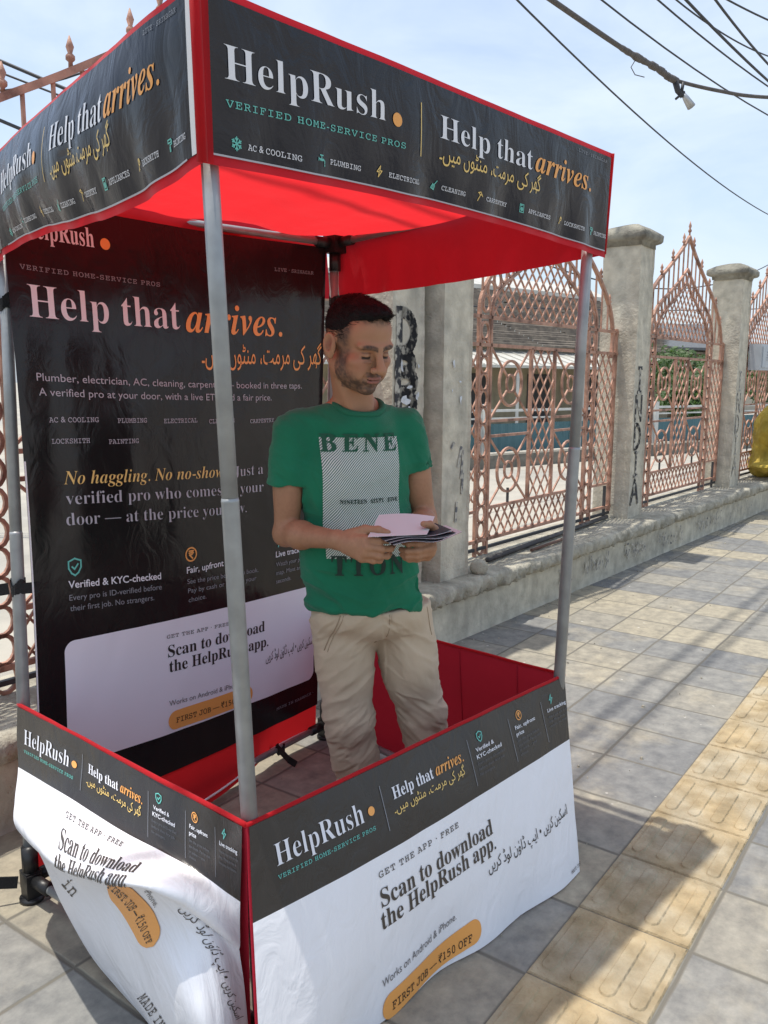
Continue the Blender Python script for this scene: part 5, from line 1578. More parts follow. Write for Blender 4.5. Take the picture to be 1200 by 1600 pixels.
def shirt():
    S = SDF((-.40, 2.10, .79), (.24, 2.66, 1.52), .0034)
    chest = np.array([-.086, 2.378, 1.235])
    S.ell(chest, (.168, .108, .21), T3, 0)
    S.ell(np.array([-.066, 2.385, 1.00]), (.172, .112, .19), T3, .06)
    # lower trunk to the hem, slightly flared
    for t in np.linspace(0, 1, 9):
        z = 1.08 - .235 * t; c = np.array([-.066 + .020 * t, 2.385 + .012 * t, z])
        S.ell(c + TX * .006 * t, (.169 + .016 * t, .113 + .010 * t, .05), T3, .03)
    S.cone(NECK + T3 @ [-.045, .012, -.042], RSH + [.012, .008, .006], .052, .050, .04); S.cone(NECK + T3 @ [.045, .012, -.042], LSH + [-.012, .004, .006], .052, .050, .04)
    S.ell(NECK + T3 @ [0, -.022, -.052], (.092, .078, .050), T3, .03)
    # sleeves
    for sh, el, t_ in ((RSH, REL, .56), (LSH, LEL, .50)):
        en = sh + (el - sh) * t_
        out = TX * (-1 if sh is RSH else 1)
        S.cone(sh + [0, 0, -.006] - out * .004, en + out * (.004 if sh is RSH else -.003), .052, .0545, .03)
        S.cone(en + (el - sh) * .00, en + (el - sh) * .5, .13, .13, .0, 'sub') if False else None
    S.d = S.d.astype(np.float32)
    # cut sleeve ends, the hem and the neck opening
    ax = [S.lo[i] + S.h * np.arange(S.n[i], dtype=np.float32) for i in range(3)]
    X, Y, Z = ax[0][:, None, None], ax[1][None, :, None], ax[2][None, None, :]
    for sh, el, t_ in ((RSH, REL, .515), (LSH, LEL, .46)):
        en = sh + (el - sh) * t_; dr = (el - sh) / np.linalg.norm(el - sh)
        out = TX * (-1 if sh is RSH else 1)
        pl = (X - en[0]) * dr[0] + (Y - en[1]) * dr[1] + (Z - en[2]) * dr[2]      # >0 past the cuff
        lat = (X - en[0]) * out[0] + (Y - en[1]) * out[1]
        near = np.maximum(-pl, np.abs(lat) - .075)
        own = np.maximum(near, np.sqrt((X - en[0]) ** 2 + (Y - en[1]) ** 2 + 0 * Z) - .085)
        # keep the trunk: only remove where outside the trunk ellipse
        tx = (X - chest[0]) * T3[0, 0] + (Y - chest[1]) * T3[1, 0]; ty = (X - chest[0]) * T3[0, 1] + (Y - chest[1]) * T3[1, 1]
        tr = np.sqrt((tx / .166) ** 2 + (ty / .112) ** 2) - 1
        S.d = np.maximum(S.d, -np.maximum(own, -tr * .11))
        S.cone(en - dr * .022, en + dr * .06, .0485, .0485, .003, 'sub')
    hemz = .842 + .010 * np.cos((X - PEL[0]) * 9) + .006 * np.sin((X + Y) * 30)
    S.d = np.maximum(S.d, hemz - Z)
    S.cone(NECK + T3 @ [0, -.014, -.050], NECK + T3 @ [0, -.014, .10], .060, .060, .004, 'sub')
    V, F = S.mesh(); V = smooth_mesh(V, F, 2, .5); N = vnormals(V, F)
    # folds: soft diagonals over the belly, drag lines from the armpits, ripples above the hem
    P = (V - chest) @ T3
    q = np.stack([P[:, 0] * 5 + P[:, 2] * 3, P[:, 1] * 4, P[:, 2] * 16 - np.abs(P[:, 0]) * 6], 1)
    low = np.clip((1.10 - V[:, 2]) / .22, 0, 1); mid = 1 - np.abs(np.clip((V[:, 2] - 1.12) / .25, -1, 1))
    f1 = fnoise(q, 3, .45); f2 = fnoise(np.stack([P[:, 0] * 24 + P[:, 2] * 10, P[:, 1] * 10, P[:, 2] * 5], 1) + 9, 3, .5)
    slv = np.clip((np.abs(P[:, 0]) - .15) / .03, 0, 1)
    q3 = np.stack([P[:, 0] * 10, P[:, 1] * 14, P[:, 2] * 22 + P[:, 0] * 18], 1)
    rd = np.clip(1 - np.abs(f1) * 6, 0, 1) ** 2
    d = f1 * (.014 * low + .013) + rd * (.005 * low + .003) + f2 * .034 * mid * (1 - slv) + fnoise(q3, 3) * .020 * slv
    hemb = np.clip(1 - np.abs(V[:, 2] - .866) / .003, 0, 1) * .0012
    V = V + N * (d - hemb)[:, None]
    V = smooth_mesh(V, F, 1, .4)
    return mesh_obj('t_shirt', V, F, M_SHIRT, man), V, F
shirt_o, SV_, SF_ = shirt()
# ribbed collar
BVH0 = BVHTree.FromPolygons([Vector(v) for v in SV_.tolist()], [tuple(int(i) for i in f) for f in SF_])
mb = MB(); pts = []
for k in range(36):
    a_ = 2 * math.pi * k / 36
    p = NECK + T3 @ np.array([.067 * math.cos(a_), -.014 + .067 * math.sin(a_), .12])
    h_, n2_, i2_, d2_ = BVH0.ray_cast(Vector(p), Vector((0, 0, -1)))
    pts.append([p[0], p[1], max(h_.z, NECK[2] - .048) if h_ is not None else NECK[2] - .03])
pts = np.array(pts)
for _ in range(5): pts[:, 2] = (np.roll(pts[:, 2], 1) + 2 * pts[:, 2] + np.roll(pts[:, 2], -1)) / 4
pts = [tuple(p) for p in pts]
mb.tube(pts, .0095, 10, closed=True)
mb.build('collar', mat('green_rib', (.010, .135, .070), .9, bump=.4, bscale=300), shirt_o)
# printed chest panel, wrapped on the shirt by casting it straight onto the cloth
bvh = BVHTree.FromPolygons([Vector(v) for v in SV_.tolist()], [tuple(int(i) for i in f) for f in SF_])
PO = np.array([-.048, 2.26, 1.178])
def on_shirt(V2, off):
    out = []
    for (x, z) in V2:
        o_ = Vector(PO + TX * (x - .035 * z) + np.array([0, 0, z]) - TB * .35); d_ = Vector(TB)
        h_, n_, i_, ds = bvh.ray_cast(o_, d_)
        if h_ is None: h_ = o_ + d_ * .40; n_ = -d_
        out.append(h_ - d_ * off)
    return out
def shirt_print(name, V2, F2, m, off):
    me = bpy.data.meshes.new(name); me.from_pydata([(x, z, 0) for x, z in V2], [], F2)
    bm = bmesh.new(); bm.from_mesh(me)
    bmesh.ops.triangulate(bm, faces=[f for f in bm.faces if len(f.verts) > 4])
    for _ in range(3):
        le = [e for e in bm.edges if e.calc_length() > .010]
        if not le: break
        bmesh.ops.subdivide_edges(bm, edges=le, cuts=1)
    bmesh.ops.triangulate(bm, faces=[f for f in bm.faces if len(f.verts) > 4])
    bm.to_mesh(me); bm.free()
    A = [(v.co.x, v.co.y) for v in me.vertices]; F = [tuple(p.vertices) for p in me.polygons]
    bpy.data.meshes.remove(me)
    return mesh_obj(name, on_shirt(A, off), F, m, shirt_o, None, True, uvs=np.array(A))
M_PRINT = mat('halftone_print', (.50, .53, .50), .8)
n_, l_ = M_PRINT.node_tree.nodes, M_PRINT.node_tree.links
tcn = n_.new('ShaderNodeTexCoord'); mpn = n_.new('ShaderNodeMapping'); mpn.inputs['Rotation'].default_value = (0, 0, R(42))
wv = n_.new('ShaderNodeTexWave'); wv.inputs['Scale'].default_value = 62.0; wv.inputs['Distortion'].default_value = 7.0; wv.inputs['Detail'].default_value = 1; wv.inputs['Detail Scale'].default_value = .25
rpn = n_.new('ShaderNodeValToRGB'); rpn.color_ramp.elements[0].position = .40; rpn.color_ramp.elements[1].position = .55
rpn.color_ramp.elements[0].color = (.055, .15, .10, 1); rpn.color_ramp.elements[1].color = (.62, .64, .62, 1)
l_.new(tcn.outputs['UV'], mpn.inputs['Vector']); l_.new(mpn.outputs['Vector'], wv.inputs['Vector']); l_.new(wv.outputs['Fac'], rpn.inputs['Fac']); l_.new(rpn.outputs['Color'], n_['Principled BSDF'].inputs['Base Color'])
nx, nz_ = 26, 40
V2 = [(-.112 + .222 * i / nx, -.165 + .335 * j / nz_) for j in range(nz_ + 1) for i in range(nx + 1)]
F2 = [(j * (nx + 1) + i, j * (nx + 1) + i + 1, (j + 1) * (nx + 1) + i + 1, (j + 1) * (nx + 1) + i) for j in range(nz_) for i in range(nx)]
shirt_print('chest_print', V2, F2, M_PRINT, .0032)
def put_text(s, x0, x1, z, h, m, off, space=1.0, fat=0.0):
    V, F = text_mesh(s, space, fat); a0, a1 = V[:, 0].min(), V[:, 0].max()
    return [(x0 + (x - a0) * (x1 - x0) / (a1 - a0), z + y * h / .68) for x, y in V], F
M_PG = mat('print_dark_green', (.012, .085, .048), .85); M_PK = mat('print_black_green', (.014, .035, .026), .85)
V2, F2 = put_text(serif('BENE'), -.112, .104, .132, .048, None, 0, 1.35, .008); shirt_print('chest_lettering', V2, F2, M_PG, .0050)
V2, F2 = put_text(serif('NINETEEN  SIXTY  FIVE'), -.070, .104, -.012, .0115, None, 0, 1.15, .012); shirt_print('chest_lettering', V2, F2, M_PK, .0050)
V2, F2 = put_text(serif('TTON'), -.100, .106, -.212, .055, None, 0, 1.3, .008); shirt_print('chest_lettering', V2, F2, M_PK, .0050)

def trousers():
    S = SDF((-.36, 2.18, .02), (.36, 2.72, .96), .0040)
    for t in np.linspace(0, 1, 6):
        S.ell(PEL + [.004 * t, 0, .03 - .075 * t], (.146 + .018 * t, .098 + .016 * t, .06), T3, .03)
    HR, HL = np.array([-.126, 2.395, .80]), np.array([.046, 2.432, .80])
    KR, KL = np.array([-.103, 2.385, .495]), np.array([.122, 2.455, .49])
    AR_, AL_ = np.array([-.052, 2.44, .075]), np.array([.172, 2.50, .075])
    S.ell(PEL + [.0, .05, -.05], (.14, .08, .07), T3, .04)
    base_d = S.d.copy(); parts_ = []
    for h_, k_, a_ in ((HR, KR, AR_), (HL, KL, AL_)):
        S.d = base_d.copy()
        S.cone(h_, k_, .086, .068, .03); S.ell(h_ * .6 + k_ * .4 + [0, -.01, 0], (.080, .088, .15), None, .04)
        S.cone(k_, a_, .070, .056, .03); S.ell(k_ * .65 + a_ * .35 + [0, .018, 0], (.062, .066, .13), None, .03)
        parts_.append(S.d)
    a1_, b1_ = parts_; hh = np.clip(.5 + .5 * (a1_ - b1_) / .03, 0, 1)
    S.d = (a1_ + (b1_ - a1_) * hh - .03 * hh * (1 - hh)).astype(np.float32)
    ztop = (S.lo[2] + S.h * np.arange(S.n[2]))[None, None, :]
    S.d = np.maximum(S.d, ztop - .850).astype(np.float32)
    # fly and pocket seams
    c = PEL + T3 @ [.022, -.128, -.01]
    S.cone(c, c + T3 @ [.002, -.002, -.09], .003, .003, .003, 'sub')
    V, F = S.mesh(); V = smooth_mesh(V, F, 2, .5); N = vnormals(V, F)
    z = V[:, 2]
    leg = np.where(V[:, 0] < .0 + (.8 - z) * .06, -1.0, 1.0)
    q = np.stack([V[:, 0] * 7, V[:, 1] * 6, z * 20 + leg * V[:, 0] * 14], 1)
    f1 = fnoise(q, 3, .5)
    rid = 1 - np.abs(f1) * 5
    f2 = fnoise(np.stack([V[:, 0] * 20 + leg * z * 8, V[:, 1] * 12, z * 9], 1) + 4, 3)
    kneew = .35 + .65 * np.clip(1 - np.abs(z - .47) / .2, 0, 1) + .5 * np.clip(1 - np.abs(z - .78) / .08, 0, 1) + .7 * np.clip((.36 - z) / .15, 0, 1)
    V = V + N * (f1 * .026 * kneew + f2 * .012 + np.clip(rid, 0, 1) ** 3 * .0075 * kneew)[:, None]
    V = smooth_mesh(V, F, 1, .4)
    o = mesh_obj('trousers', V, F, M_PANTS, man)
    # pocket mouth and fly stitching as fine cord on the surface
    b2 = BVHTree.FromPolygons([Vector(v) for v in V.tolist()], [tuple(int(i) for i in f) for f in F])
    mb = MB()
    def cord(pts, r):
        out = []
        for (x, z_) in pts:
            o_ = Vector(PEL + TX * x + np.array([0, 0, z_ - PEL[2]]) - TB * .4); h_, n2, i2, d2 = b2.ray_cast(o_, Vector(TB))
            if h_ is not None: out.append(h_ - Vector(TB) * .0006)
        if len(out) > 2: mb.tube(out, r, 6)
    cord([(-.118 - .035 * t, .845 - .115 * t) for t in np.linspace(0, 1, 10)], .0018)
    cord([(-.110 - .036 * t, .845 - .118 * t) for t in np.linspace(0, 1, 10)], .0010)
    cord([(.018, .845 - .10 * t) for t in np.linspace(0, 1, 8)] + [(.010, .742), (.0, .738)], .0014)
    cord([(.150 + .02 * t, .845 - .09 * t) for t in np.linspace(0, 1, 8)], .0016)
    mb.build('stitching', mat('tan_thread', (.36, .27, .18), .9), o)
    for (a_, sg) in ((AR_, -1), (AL_, 1)):
        S2 = SDF(a_ + [-.14, -.30, -.09], a_ + [.14, .16, .09], .004)
        d = T3 @ rz(R(12 * sg)) @ np.array([0, -1, 0])
        b = np.array([a_[0], a_[1], .035])
        S2.cone(b - d * .05, b + d * .15, .034, .036, 0, flat=((0, 0, 1), .9)); S2.cone(b + [0, 0, .03], b + d * .06 + [0, 0, .0], .042, .036, .02)
        ax2 = S2.lo[2] + S2.h * np.arange(S2.n[2]); S2.d = np.maximum(S2.d, (.003 - ax2)[None, None, :].astype(np.float32))
        v, f = S2.mesh(); mesh_obj('shoe', v, f, M_SHOE, man)
trousers()

# ------------------------------------------------------------------ leaflets in his hands
M_LEAF = mat('leaflet_paper', (.74, .70, .70), .55, transl=.15); M_LEAFK = mat('leaflet_dark_print', (.02, .022, .035), .45)
def sheet(name, corners, curl, mats, label, thick=.0006, n=14, edge_dark=False, z_off=0.0, count=1, fan=0.0):
    mb = MB()
    p00, p10, p01, p11 = [np.array(c, float) for c in corners]     # near-left, near-right, far-left, far-right
    for s in range(count):
        V = []
        for j in range(n + 1):
            for i in range(n + 1):
                u, v = i / n, j / n
                p = (1 - u) * (1 - v) * p00 + u * (1 - v) * p10 + (1 - u) * v * p01 + u * v * p11
                p = p + np.array([fan * s * .9, -fan * s * .3, z_off - s * .0022 - .0014 * s * math.sin(6 * u + s) * u]) + np.array([0, 0, curl(u, v)])
                V.append(p)
        F = [(j * (n + 1) + i, j * (n + 1) + i + 1, (j + 1) * (n + 1) + i + 1, (j + 1) * (n + 1) + i) for j in range(n) for i in range(n)]
        k = len(V); V2 = [p - np.array([0, 0, thick]) for p in V]
        mb.add(V, F, 0 if s % 2 == 0 else 1, True); mb.add(V2, [f[::-1] for f in F], 1 if s % 2 == 0 else 0, True)
        rim = [j for j in range(n + 1)] + [(j + 1) * (n + 1) - 1 for j in range(1, n + 1)] + [n * (n + 1) + i for i in range(n - 1, -1, -1)] + [j * (n + 1) for j in range(n - 1, 0, -1)]
        b = len(mb.v); RV = [V[i] for i in rim] + [V2[i] for i in rim]; r_ = len(rim)
        mb.add(RV, [(q, r_ + q, r_ + (q + 1) % r_, (q + 1) % r_) for q in range(r_)], 0)
    o = mb.build(name, mats)
    return tag(o, label, 'leaflet')
sheet('leaflet', [(-.040, 2.035, 1.117), (.108, 2.052, 1.121), (-.014, 2.190, 1.140), (.136, 2.205, 1.133)], lambda u, v: .006 * math.sin(3 * u) * v + .008 * v * v, [M_LEAF, M_LEAF],
      'single white leaflet lifted on top in the man\'s hands')
sheet('leaflet_stack', [(-.002, 2.028, 1.110), (.172, 2.085, 1.125), (-.030, 2.150, 1.112), (.140, 2.215, 1.122)], lambda u, v: .004 * math.sin(7 * u) * (1 - v), [M_LEAFK, M_LEAF],
      'fanned stack of dark printed leaflets under the white one', thick=.0007, count=6, fan=.006)
# ------------------------------------------------------------------ beyond the railings
M_SHINGLE = mat('weathered_roof_sheet', (.27, .225, .175), .8, col2=(.17, .14, .112), c2scale=2.2, c2lo=.4, c2hi=.62, var=.35, vscale=5, bump=.3, bscale=14)
M_TIN = mat('pale_tin_roof', (.58, .56, .50), .5, metal=.25, var=.12, vscale=1.5)
M_OCHRE = mat('ochre_render_wall', (.40, .34, .235), .9, col2=(.33, .285, .20), c2scale=1.6, var=.18, vscale=4, bump=.2, bscale=30)
M_DOOR = mat('dark_shutter', (.05, .05, .052), .7)
M_TEAL = mat('teal_corrugated_sheet', (.07, .165, .19), .5, var=.15, vscale=3)
M_WPOST = mat('pale_fence_post', (.62, .62, .58), .6, var=.15, vscale=5)
M_RUSTPIPE = mat('orange_primer_pipe', (.45, .20, .09), .6, var=.2, vscale=6)
M_KERB = concrete('yard_kerb_concrete', (.24, .225, .19), (.16, .15, .13), (.12, .115, .1), .6)

def frame3(o, ang):
    a = R(ang); d = Vector((math.cos(a), math.sin(a), 0)); q = Vector((-d.y, d.x, 0)); o = Vector(o)
    return lambda x, y, z: o + d * x + q * y + Vector((0, 0, z))
# long shed with a weathered roof and a tin lean-to along the front
A_ = 39.0
W3 = frame3((-.2, 23.0, 0), A_)
shed = empty('yard_shed', W3(6, 2, 0), 'long low ochre shed with weathered brown roof and pale tin eaves across the yard', 'shed')
mb = MB()
mb.add([W3(-6, 0, 0), W3(16, 0, 0), W3(16, 0, 2.6), W3(-6, 0, 2.6), W3(-6, 6, 0), W3(16, 6, 0), W3(16, 6, 2.6), W3(-6, 6, 2.6)], [(0, 1, 2, 3), (5, 4, 7, 6), (4, 0, 3, 7), (1, 5, 6, 2)], 0)
mb.add([W3(-6, 0, 2.6), W3(-6, 6, 2.6), W3(-6, 5.6, 5.2)], [(0, 2, 1)]); mb.add([W3(16, 0, 2.6), W3(16, 6, 2.6), W3(16, 5.6, 5.2)], [(0, 1, 2)])
mb.build('wall', M_OCHRE, shed)
mb = MB(); NR = 30
for k in range(NR):                                          # overlapping rows of roof sheet
    y0, y1 = -.35 + 5.9 * k / NR, -.35 + 5.9 * (k + 1) / NR + .05
    z0, z1 = 2.62 + 2.55 * k / NR, 2.62 + 2.55 * (k + 1) / NR
    NX = 9
    for i in range(NX):
        x0 = -6.4 + 23 * i / NX; x1 = x0 + 23 / NX - .01
        dz = random.uniform(-.02, .03)
        mb.add([W3(x0, y0, z0 + .06 + dz), W3(x1, y0, z0 + .06 + dz), W3(x1, y1, z1 + dz * .4), W3(x0, y1, z1 + dz * .4), W3(x0, y0, z0 - .02), W3(x1, y0, z0 - .02)], [(0, 1, 2, 3), (4, 5, 1, 0)], 0)
mb.build('roof', M_SHINGLE, shed)
mb = MB()
mb.add([W3(-6.5, 5.1, 5.18), W3(17, 5.1, 5.18), W3(17, 6.4, 5.75), W3(-6.5, 6.4, 5.75), W3(-6.5, 5.1, 5.02), W3(17, 5.1, 5.02)], [(0, 1, 2, 3), (4, 5, 1, 0)])
mb.build('ridge_sheet', M_TIN, shed)
mb = MB()
mb.add([W3(-6, -1.6, 1.98), W3(16, -1.6, 1.98), W3(16, .05, 2.5), W3(-6, .05, 2.5), W3(-6, -1.6, 1.90), W3(16, -1.6, 1.90)], [(0, 1, 2, 3), (4, 5, 1, 0)])
for k in range(44): mb.box(W3(-6 + k * .5, -.8, 2.255), (.03, 1.72, .02), Matrix.Rotation(R(A_), 3, 'Z') @ Matrix.Rotation(math.atan2(.52, 1.65), 3, 'X'))
mb.build('lean_to_roof', M_TIN, shed)
for x in (3.2, 6.1, 9.0, 12.0):
    mb = MB(); mb.add([W3(x, -.02, 0), W3(x + 1.1, -.02, 0), W3(x + 1.1, -.02, 1.75), W3(x, -.02, 1.75)], [(0, 1, 2, 3)]); mb.build('door', M_DOOR, shed)
for x in range(-5, 16, 3):
    mb = MB(); mb.bar(W3(x, -1.5, 0), W3(x, -1.5, 1.95), .09); mb.build('post', M_WPOST, shed)
# second and third buildings seen past the second pillar
def house(name, o, ang, w, d, h, rh, wall_m, roof_m, label, over=.5, windows=()):
    H = frame3(o, ang)
    r_ = empty(name, H(w / 2, d / 2, 0), label, 'building')
    mb = MB()
    mb.add([H(0, 0, 0), H(w, 0, 0), H(w, d, 0), H(0, d, 0), H(0, 0, h), H(w, 0, h), H(w, d, h), H(0, d, h)], [(0, 1, 5, 4), (1, 2, 6, 5), (2, 3, 7, 6), (3, 0, 4, 7)])
    mb.add([H(0, 0, h), H(0, d, h), H(0, d / 2, h + rh)], [(0, 2, 1)]); mb.add([H(w, 0, h), H(w, d, h), H(w, d / 2, h + rh)], [(0, 1, 2)])
    mb.build('wall', wall_m, r_)
    mb = MB(); s_ = rh / (d / 2)
    for sg in (0, 1):
        y0, y1 = (-over, d / 2) if sg == 0 else (d + over, d / 2)
        z0 = h - over * s_
        mb.add([H(-over, y0, z0), H(w + over, y0, z0), H(w + over, y1, h + rh), H(-over, y1, h + rh), H(-over, y0, z0 + .1), H(w + over, y0, z0 + .1), H(w + over, y1, h + rh + .1), H(-over, y1, h + rh + .1)],
               [(0, 1, 2, 3), (7, 6, 5, 4), (0, 4, 5, 1), (1, 5, 6, 2), (0, 3, 7, 4)])
    mb.build('roof', roof_m, r_)
    for (x, z, ww, hh) in windows:
        m_ = MB(); m_.box(H(x, -.03, z), (ww, .08, hh), Matrix.Rotation(R(ang), 3, 'Z')); f = m_.build('window', M_DOOR, r_)
    return r_
M_GREYROOF = mat('dark_sheet_roof', (.10, .105, .11), .6, var=.2); M_CREAM = mat('cream_wall', (.52, .46, .36), .9, var=.12); M_OLDWALL = mat('brown_wall', (.26, .20, .14), .9, var=.2)  # old wall: one brown tone with random variation
M_PINK = mat('pinkish_wall', (.50, .36, .29), .9, var=.12)
house('brown_house', (9.6, 32.5, 0), 16, 4.2, 6, 3.0, .9, M_OLDWALL, M_GREYROOF, 'brown house with a wide flat-looking dark roof overhang beyond the yard', .9, [(2.2, 1.9, .9, .9)])
house('cream_house', (17.5, 44, 0), 20, 9, 7, 2.3, 1.4, M_CREAM, M_GREYROOF, 'cream house with a grey sheet roof farther off behind the trees', .5, [(2, 1.4, 1, 1), (5, 1.4, 1, 1)])
house('pink_house', (25.5, 47, 0), 20, 9, 7, 1.9, 1.3, M_PINK, M_TIN, 'pinkish low house with a pale roof seen through the farthest railing', .5, [(2, 1.2, 1, 1), (5, 1.2, 1, 1)])
# teal sheet fence across the yard
TF = frame3((-1.2, 12.9, 0), 36.5)
tf = empty('teal_fence', TF(8, 0, 0), 'low teal corrugated sheet fence with pale posts and a top rail, across the yard', 'fence')
mb = MB(); V, F = [], []; n = 360
for i in range(n + 1):
    x = 22.0 * i / n; y = .018 * math.sin(i * 2.1)
    V += [TF(x, y, .22), TF(x, y, .74)]
mb.add(V, [(2 * i, 2 * i + 2, 2 * i + 3, 2 * i + 1) for i in range(n)], 0, False)
mb.build('sheet', M_TEAL, tf)
mb = MB(); mb.bar(TF(0, -.03, .98), TF(22, -.03, .98), .045); mb.bar(TF(0, -.03, .84), TF(22, -.03, .84), .03); mb.build('top_rail', M_WPOST, tf)
mb = MB(); mb.bar(TF(0, -.08, .16), TF(22, -.08, .16), .05); mb.bar(TF(0, -.08, .06), TF(22, -.08, .08), .05); mb.build('low_pipe', M_RUSTPIPE, tf)
for k in range(9):
    mb = MB(); mb.box(TF(1.2 + 2.5 * k, -.06, .55), (.12, .12, 1.1), Matrix.Rotation(R(36.5), 3, 'Z')); mb.build('post', M_WPOST, tf)
mb = MB(); mb.box(TF(11, -.35, .10), (22, .3, .24), Matrix.Rotation(R(36.5), 3, 'Z')); k_ = mb.build('yard_kerb', M_KERB)
tag(k_, 'grey concrete kerb running along the foot of the teal fence', 'kerb')
# trees behind the teal fence
M_LEAFG = mat('leaf_green', (.060, .115, .030), .6, var=.45, vscale=1.6, transl=.3, tcol=(.10, .20, .03)); M_BARK = mat('bark', (.10, .075, .05), .9, bump=.6, bscale=30)
def tree(x, y, h, r_, seed, label):
    t = empty('tree', (x, y, 0), label, 'tree', group='trees beyond the yard fence')
    rg = random.Random(seed); mb = MB()
    mb.tube([(x, y, 0), (x + .05, y, h * .3), (x - .03, y + .05, h * .6)], [.14, .10, .05], 8)
    tips = []
    for k in range(7):
        a = rg.uniform(0, 6.28); q = (x + math.cos(a) * r_ * .6, y + math.sin(a) * r_ * .6, h * rg.uniform(.5, .9)); tips.append(q)
        mb.tube([(x, y, h * rg.uniform(.25, .5)), ((x + q[0]) / 2, (y + q[1]) / 2, q[2] * .8), q], [.06, .04, .015], 6)
    mb.build('trunk', M_BARK, t)
    cl = MB(); cs = [(q[0] + rg.gauss(0, r_ * .2), q[1] + rg.gauss(0, r_ * .2), q[2] + rg.gauss(0, h * .08)) for q in tips for _ in range(4)] + [(x, y, h * .9), (x, y, h * .7)]
    for c in cs:
        rr_ = r_ * rg.uniform(.22, .42)
        for _ in range(110):
            v = Vector((rg.gauss(0, 1), rg.gauss(0, 1), rg.gauss(0, 1))); v = v.normalized() * rr_ * rg.uniform(.35, 1) ** .5
            p = Vector(c) + v; s = rg.uniform(.035, .075)
            d = Vector((rg.gauss(0, 1), rg.gauss(0, 1), rg.gauss(-.3, .6))).normalized(); e = d.orthogonal().normalized()
            cl.add([p - d * s * 1.4, p + e * s * .6, p + d * s * 1.4, p - e * s * .6], [(0, 1, 2, 3)])
    cl.build('crown', M_LEAFG, t)
tree(8.6, 25.2, 2.5, 1.2, 1, 'round green tree left of the second pillar, over the teal fence')
tree(8.3, 21.8, 1.75, .95, 2, 'low bushy green tree through the pointed railing panel, left side')
tree(10.0, 24.0, 2.3, 1.2, 3, 'green tree in the middle of the pointed railing panel')
tree(12.8, 27.2, 2.1, 1.1, 4, 'smaller green tree beside the third pillar')
tree(15.3, 27.5, 2.0, 1.2, 6, 'green tree at the far right behind the last railing')
# loose things on the ledge and at the railing
mb = MB(); mb.tube([fp(.62, -.13, .381), fp(2.72, -.26, .386)], .017, 10); o = mb.build('metal_pipe', M_DARKIRON); tag(o, 'long dark metal pipe lying on the wall ledge under the railing', 'pipe')
mb = MB(); mb.tube([fp(1.10, -.08, .375), fp(1.75, -.10, .376)], .011, 8); o = mb.build('metal_rod', mat('rusty_rod', (.12, .06, .04), .7, var=.3, vscale=20)); tag(o, 'short rusty rod lying in front of the dark pipe on the ledge', 'rod')
# meter box on the last panel
mx = frame3((fp(6.50, -.27, 0)), 51.26)
b = empty('meter_box', mx(0, 0, 1.66), 'small grey meter box fixed high on the last railing panel', 'meter box')
M_BOX = mat('box_grey', (.42, .45, .48), .5, var=.1)
mb = MB(); mb.box(mx(.17, -.08, 1.80), (.34, .14, .30), Matrix.Rotation(R(51.26), 3, 'Z')); mb.build('case', M_BOX, b)
mb = MB(); mb.box(mx(.17, -.155, 1.80), (.28, .012, .24), Matrix.Rotation(R(51.26), 3, 'Z')); 
for k in range(4): mb.box(mx(.24, -.165, 1.86 - .03 * k), (.09, .01, .012), Matrix.Rotation(R(51.26), 3, 'Z'))
mb.build('door', M_BOX, b)
# yellow sheet draped over the wall
M_YEL = mat('yellow_tarpaulin', (.50, .36, .05), .8, var=.4, vscale=6, transl=.1, bump=.3, bscale=25)
Y0 = 6.86
S = SDF((-.6, -.6, -.1), (.9, .6, 1.2), .016)
S.ell((.20, 0, .62), (.36, .26, .46), None, 0); S.ell((.30, -.05, .25), (.34, .30, .30), None, .15); S.ell((-.10, .05, .20), (.30, .22, .10), None, .08); S.ell((.30, .1, .9), (.22, .2, .2), None, .1)
V, F = S.mesh(); N = vnormals(V, F)
q = np.stack([V[:, 0] * 5 + V[:, 2] * 2, V[:, 1] * 5, V[:, 2] * 4 - V[:, 0] * 3], 1)
V = V + N * (fnoise(q, 4, .55) * .16 - .03)[:, None]
V = smooth_mesh(V, F, 1, .3)
V[:, 2] = np.maximum(V[:, 2], .012)
o = mesh_obj('yellow_sheet', [fp(Y0 + v[0], -.05 + v[1] * .9, .35 + v[2] * .88) for v in V.tolist()], [tuple(f) for f in F], M_YEL)
tag(o, 'crumpled yellow tarpaulin bundle heaped on the wall at the right edge', 'tarpaulin')

# ------------------------------------------------------------------ overhead wires
def wire(a, b, sag, r, m, label, name='overhead_wire', ext=(0, 0), pts=None, group='overhead wires'):
    a, b = Vector(a), Vector(b); d = b - a
    p0, p1 = a - d * ext[0], b + d * ext[1]; L = []
    for k in range(41):
        t = k / 40; p = p0 + (p1 - p0) * t; tt = -ext[0] + t * (1 + ext[0] + ext[1])
        L.append(p + Vector((0, 0, -sag * 4 * tt * (1 - tt))))
    mb = MB(); mb.tube(L, r, 8); o = mb.build(name, m); return tag(o, label, 'wire', group)
wire((1.557, 10.736, 6), (10.319, 23.393, 6), .22, .0125, M_CABLE, 'thin black wire falling past the right end of the awning', ext=(.6, .9))
wire((2.561, 10.725, 6), (6.492, 14.998, 6), .06, .011, M_CABLE, 'thin wire crossing behind the thick cable just right of its clamp', ext=(2.5, 3.5))
wire((3.23, 10.717, 6), (5.86, 13.612, 6), .03, .011, M_CABLE, 'thin straight wire between the thick cable and the dark double wires', ext=(2.5, 3.5))
wire((3.564, 10.714, 6), (5.86, 13.5, 6), .02, .017, M_CABLE, 'darker thick wire meeting the frame edge at the same spot as a thin one', ext=(2.5, 3.5))
wire((3.913, 10.71, 6), (5.447, 12.706, 6), .02, .015, M_CABLE, 'dark wire second from the top right corner', ext=(2.5, 3.5))
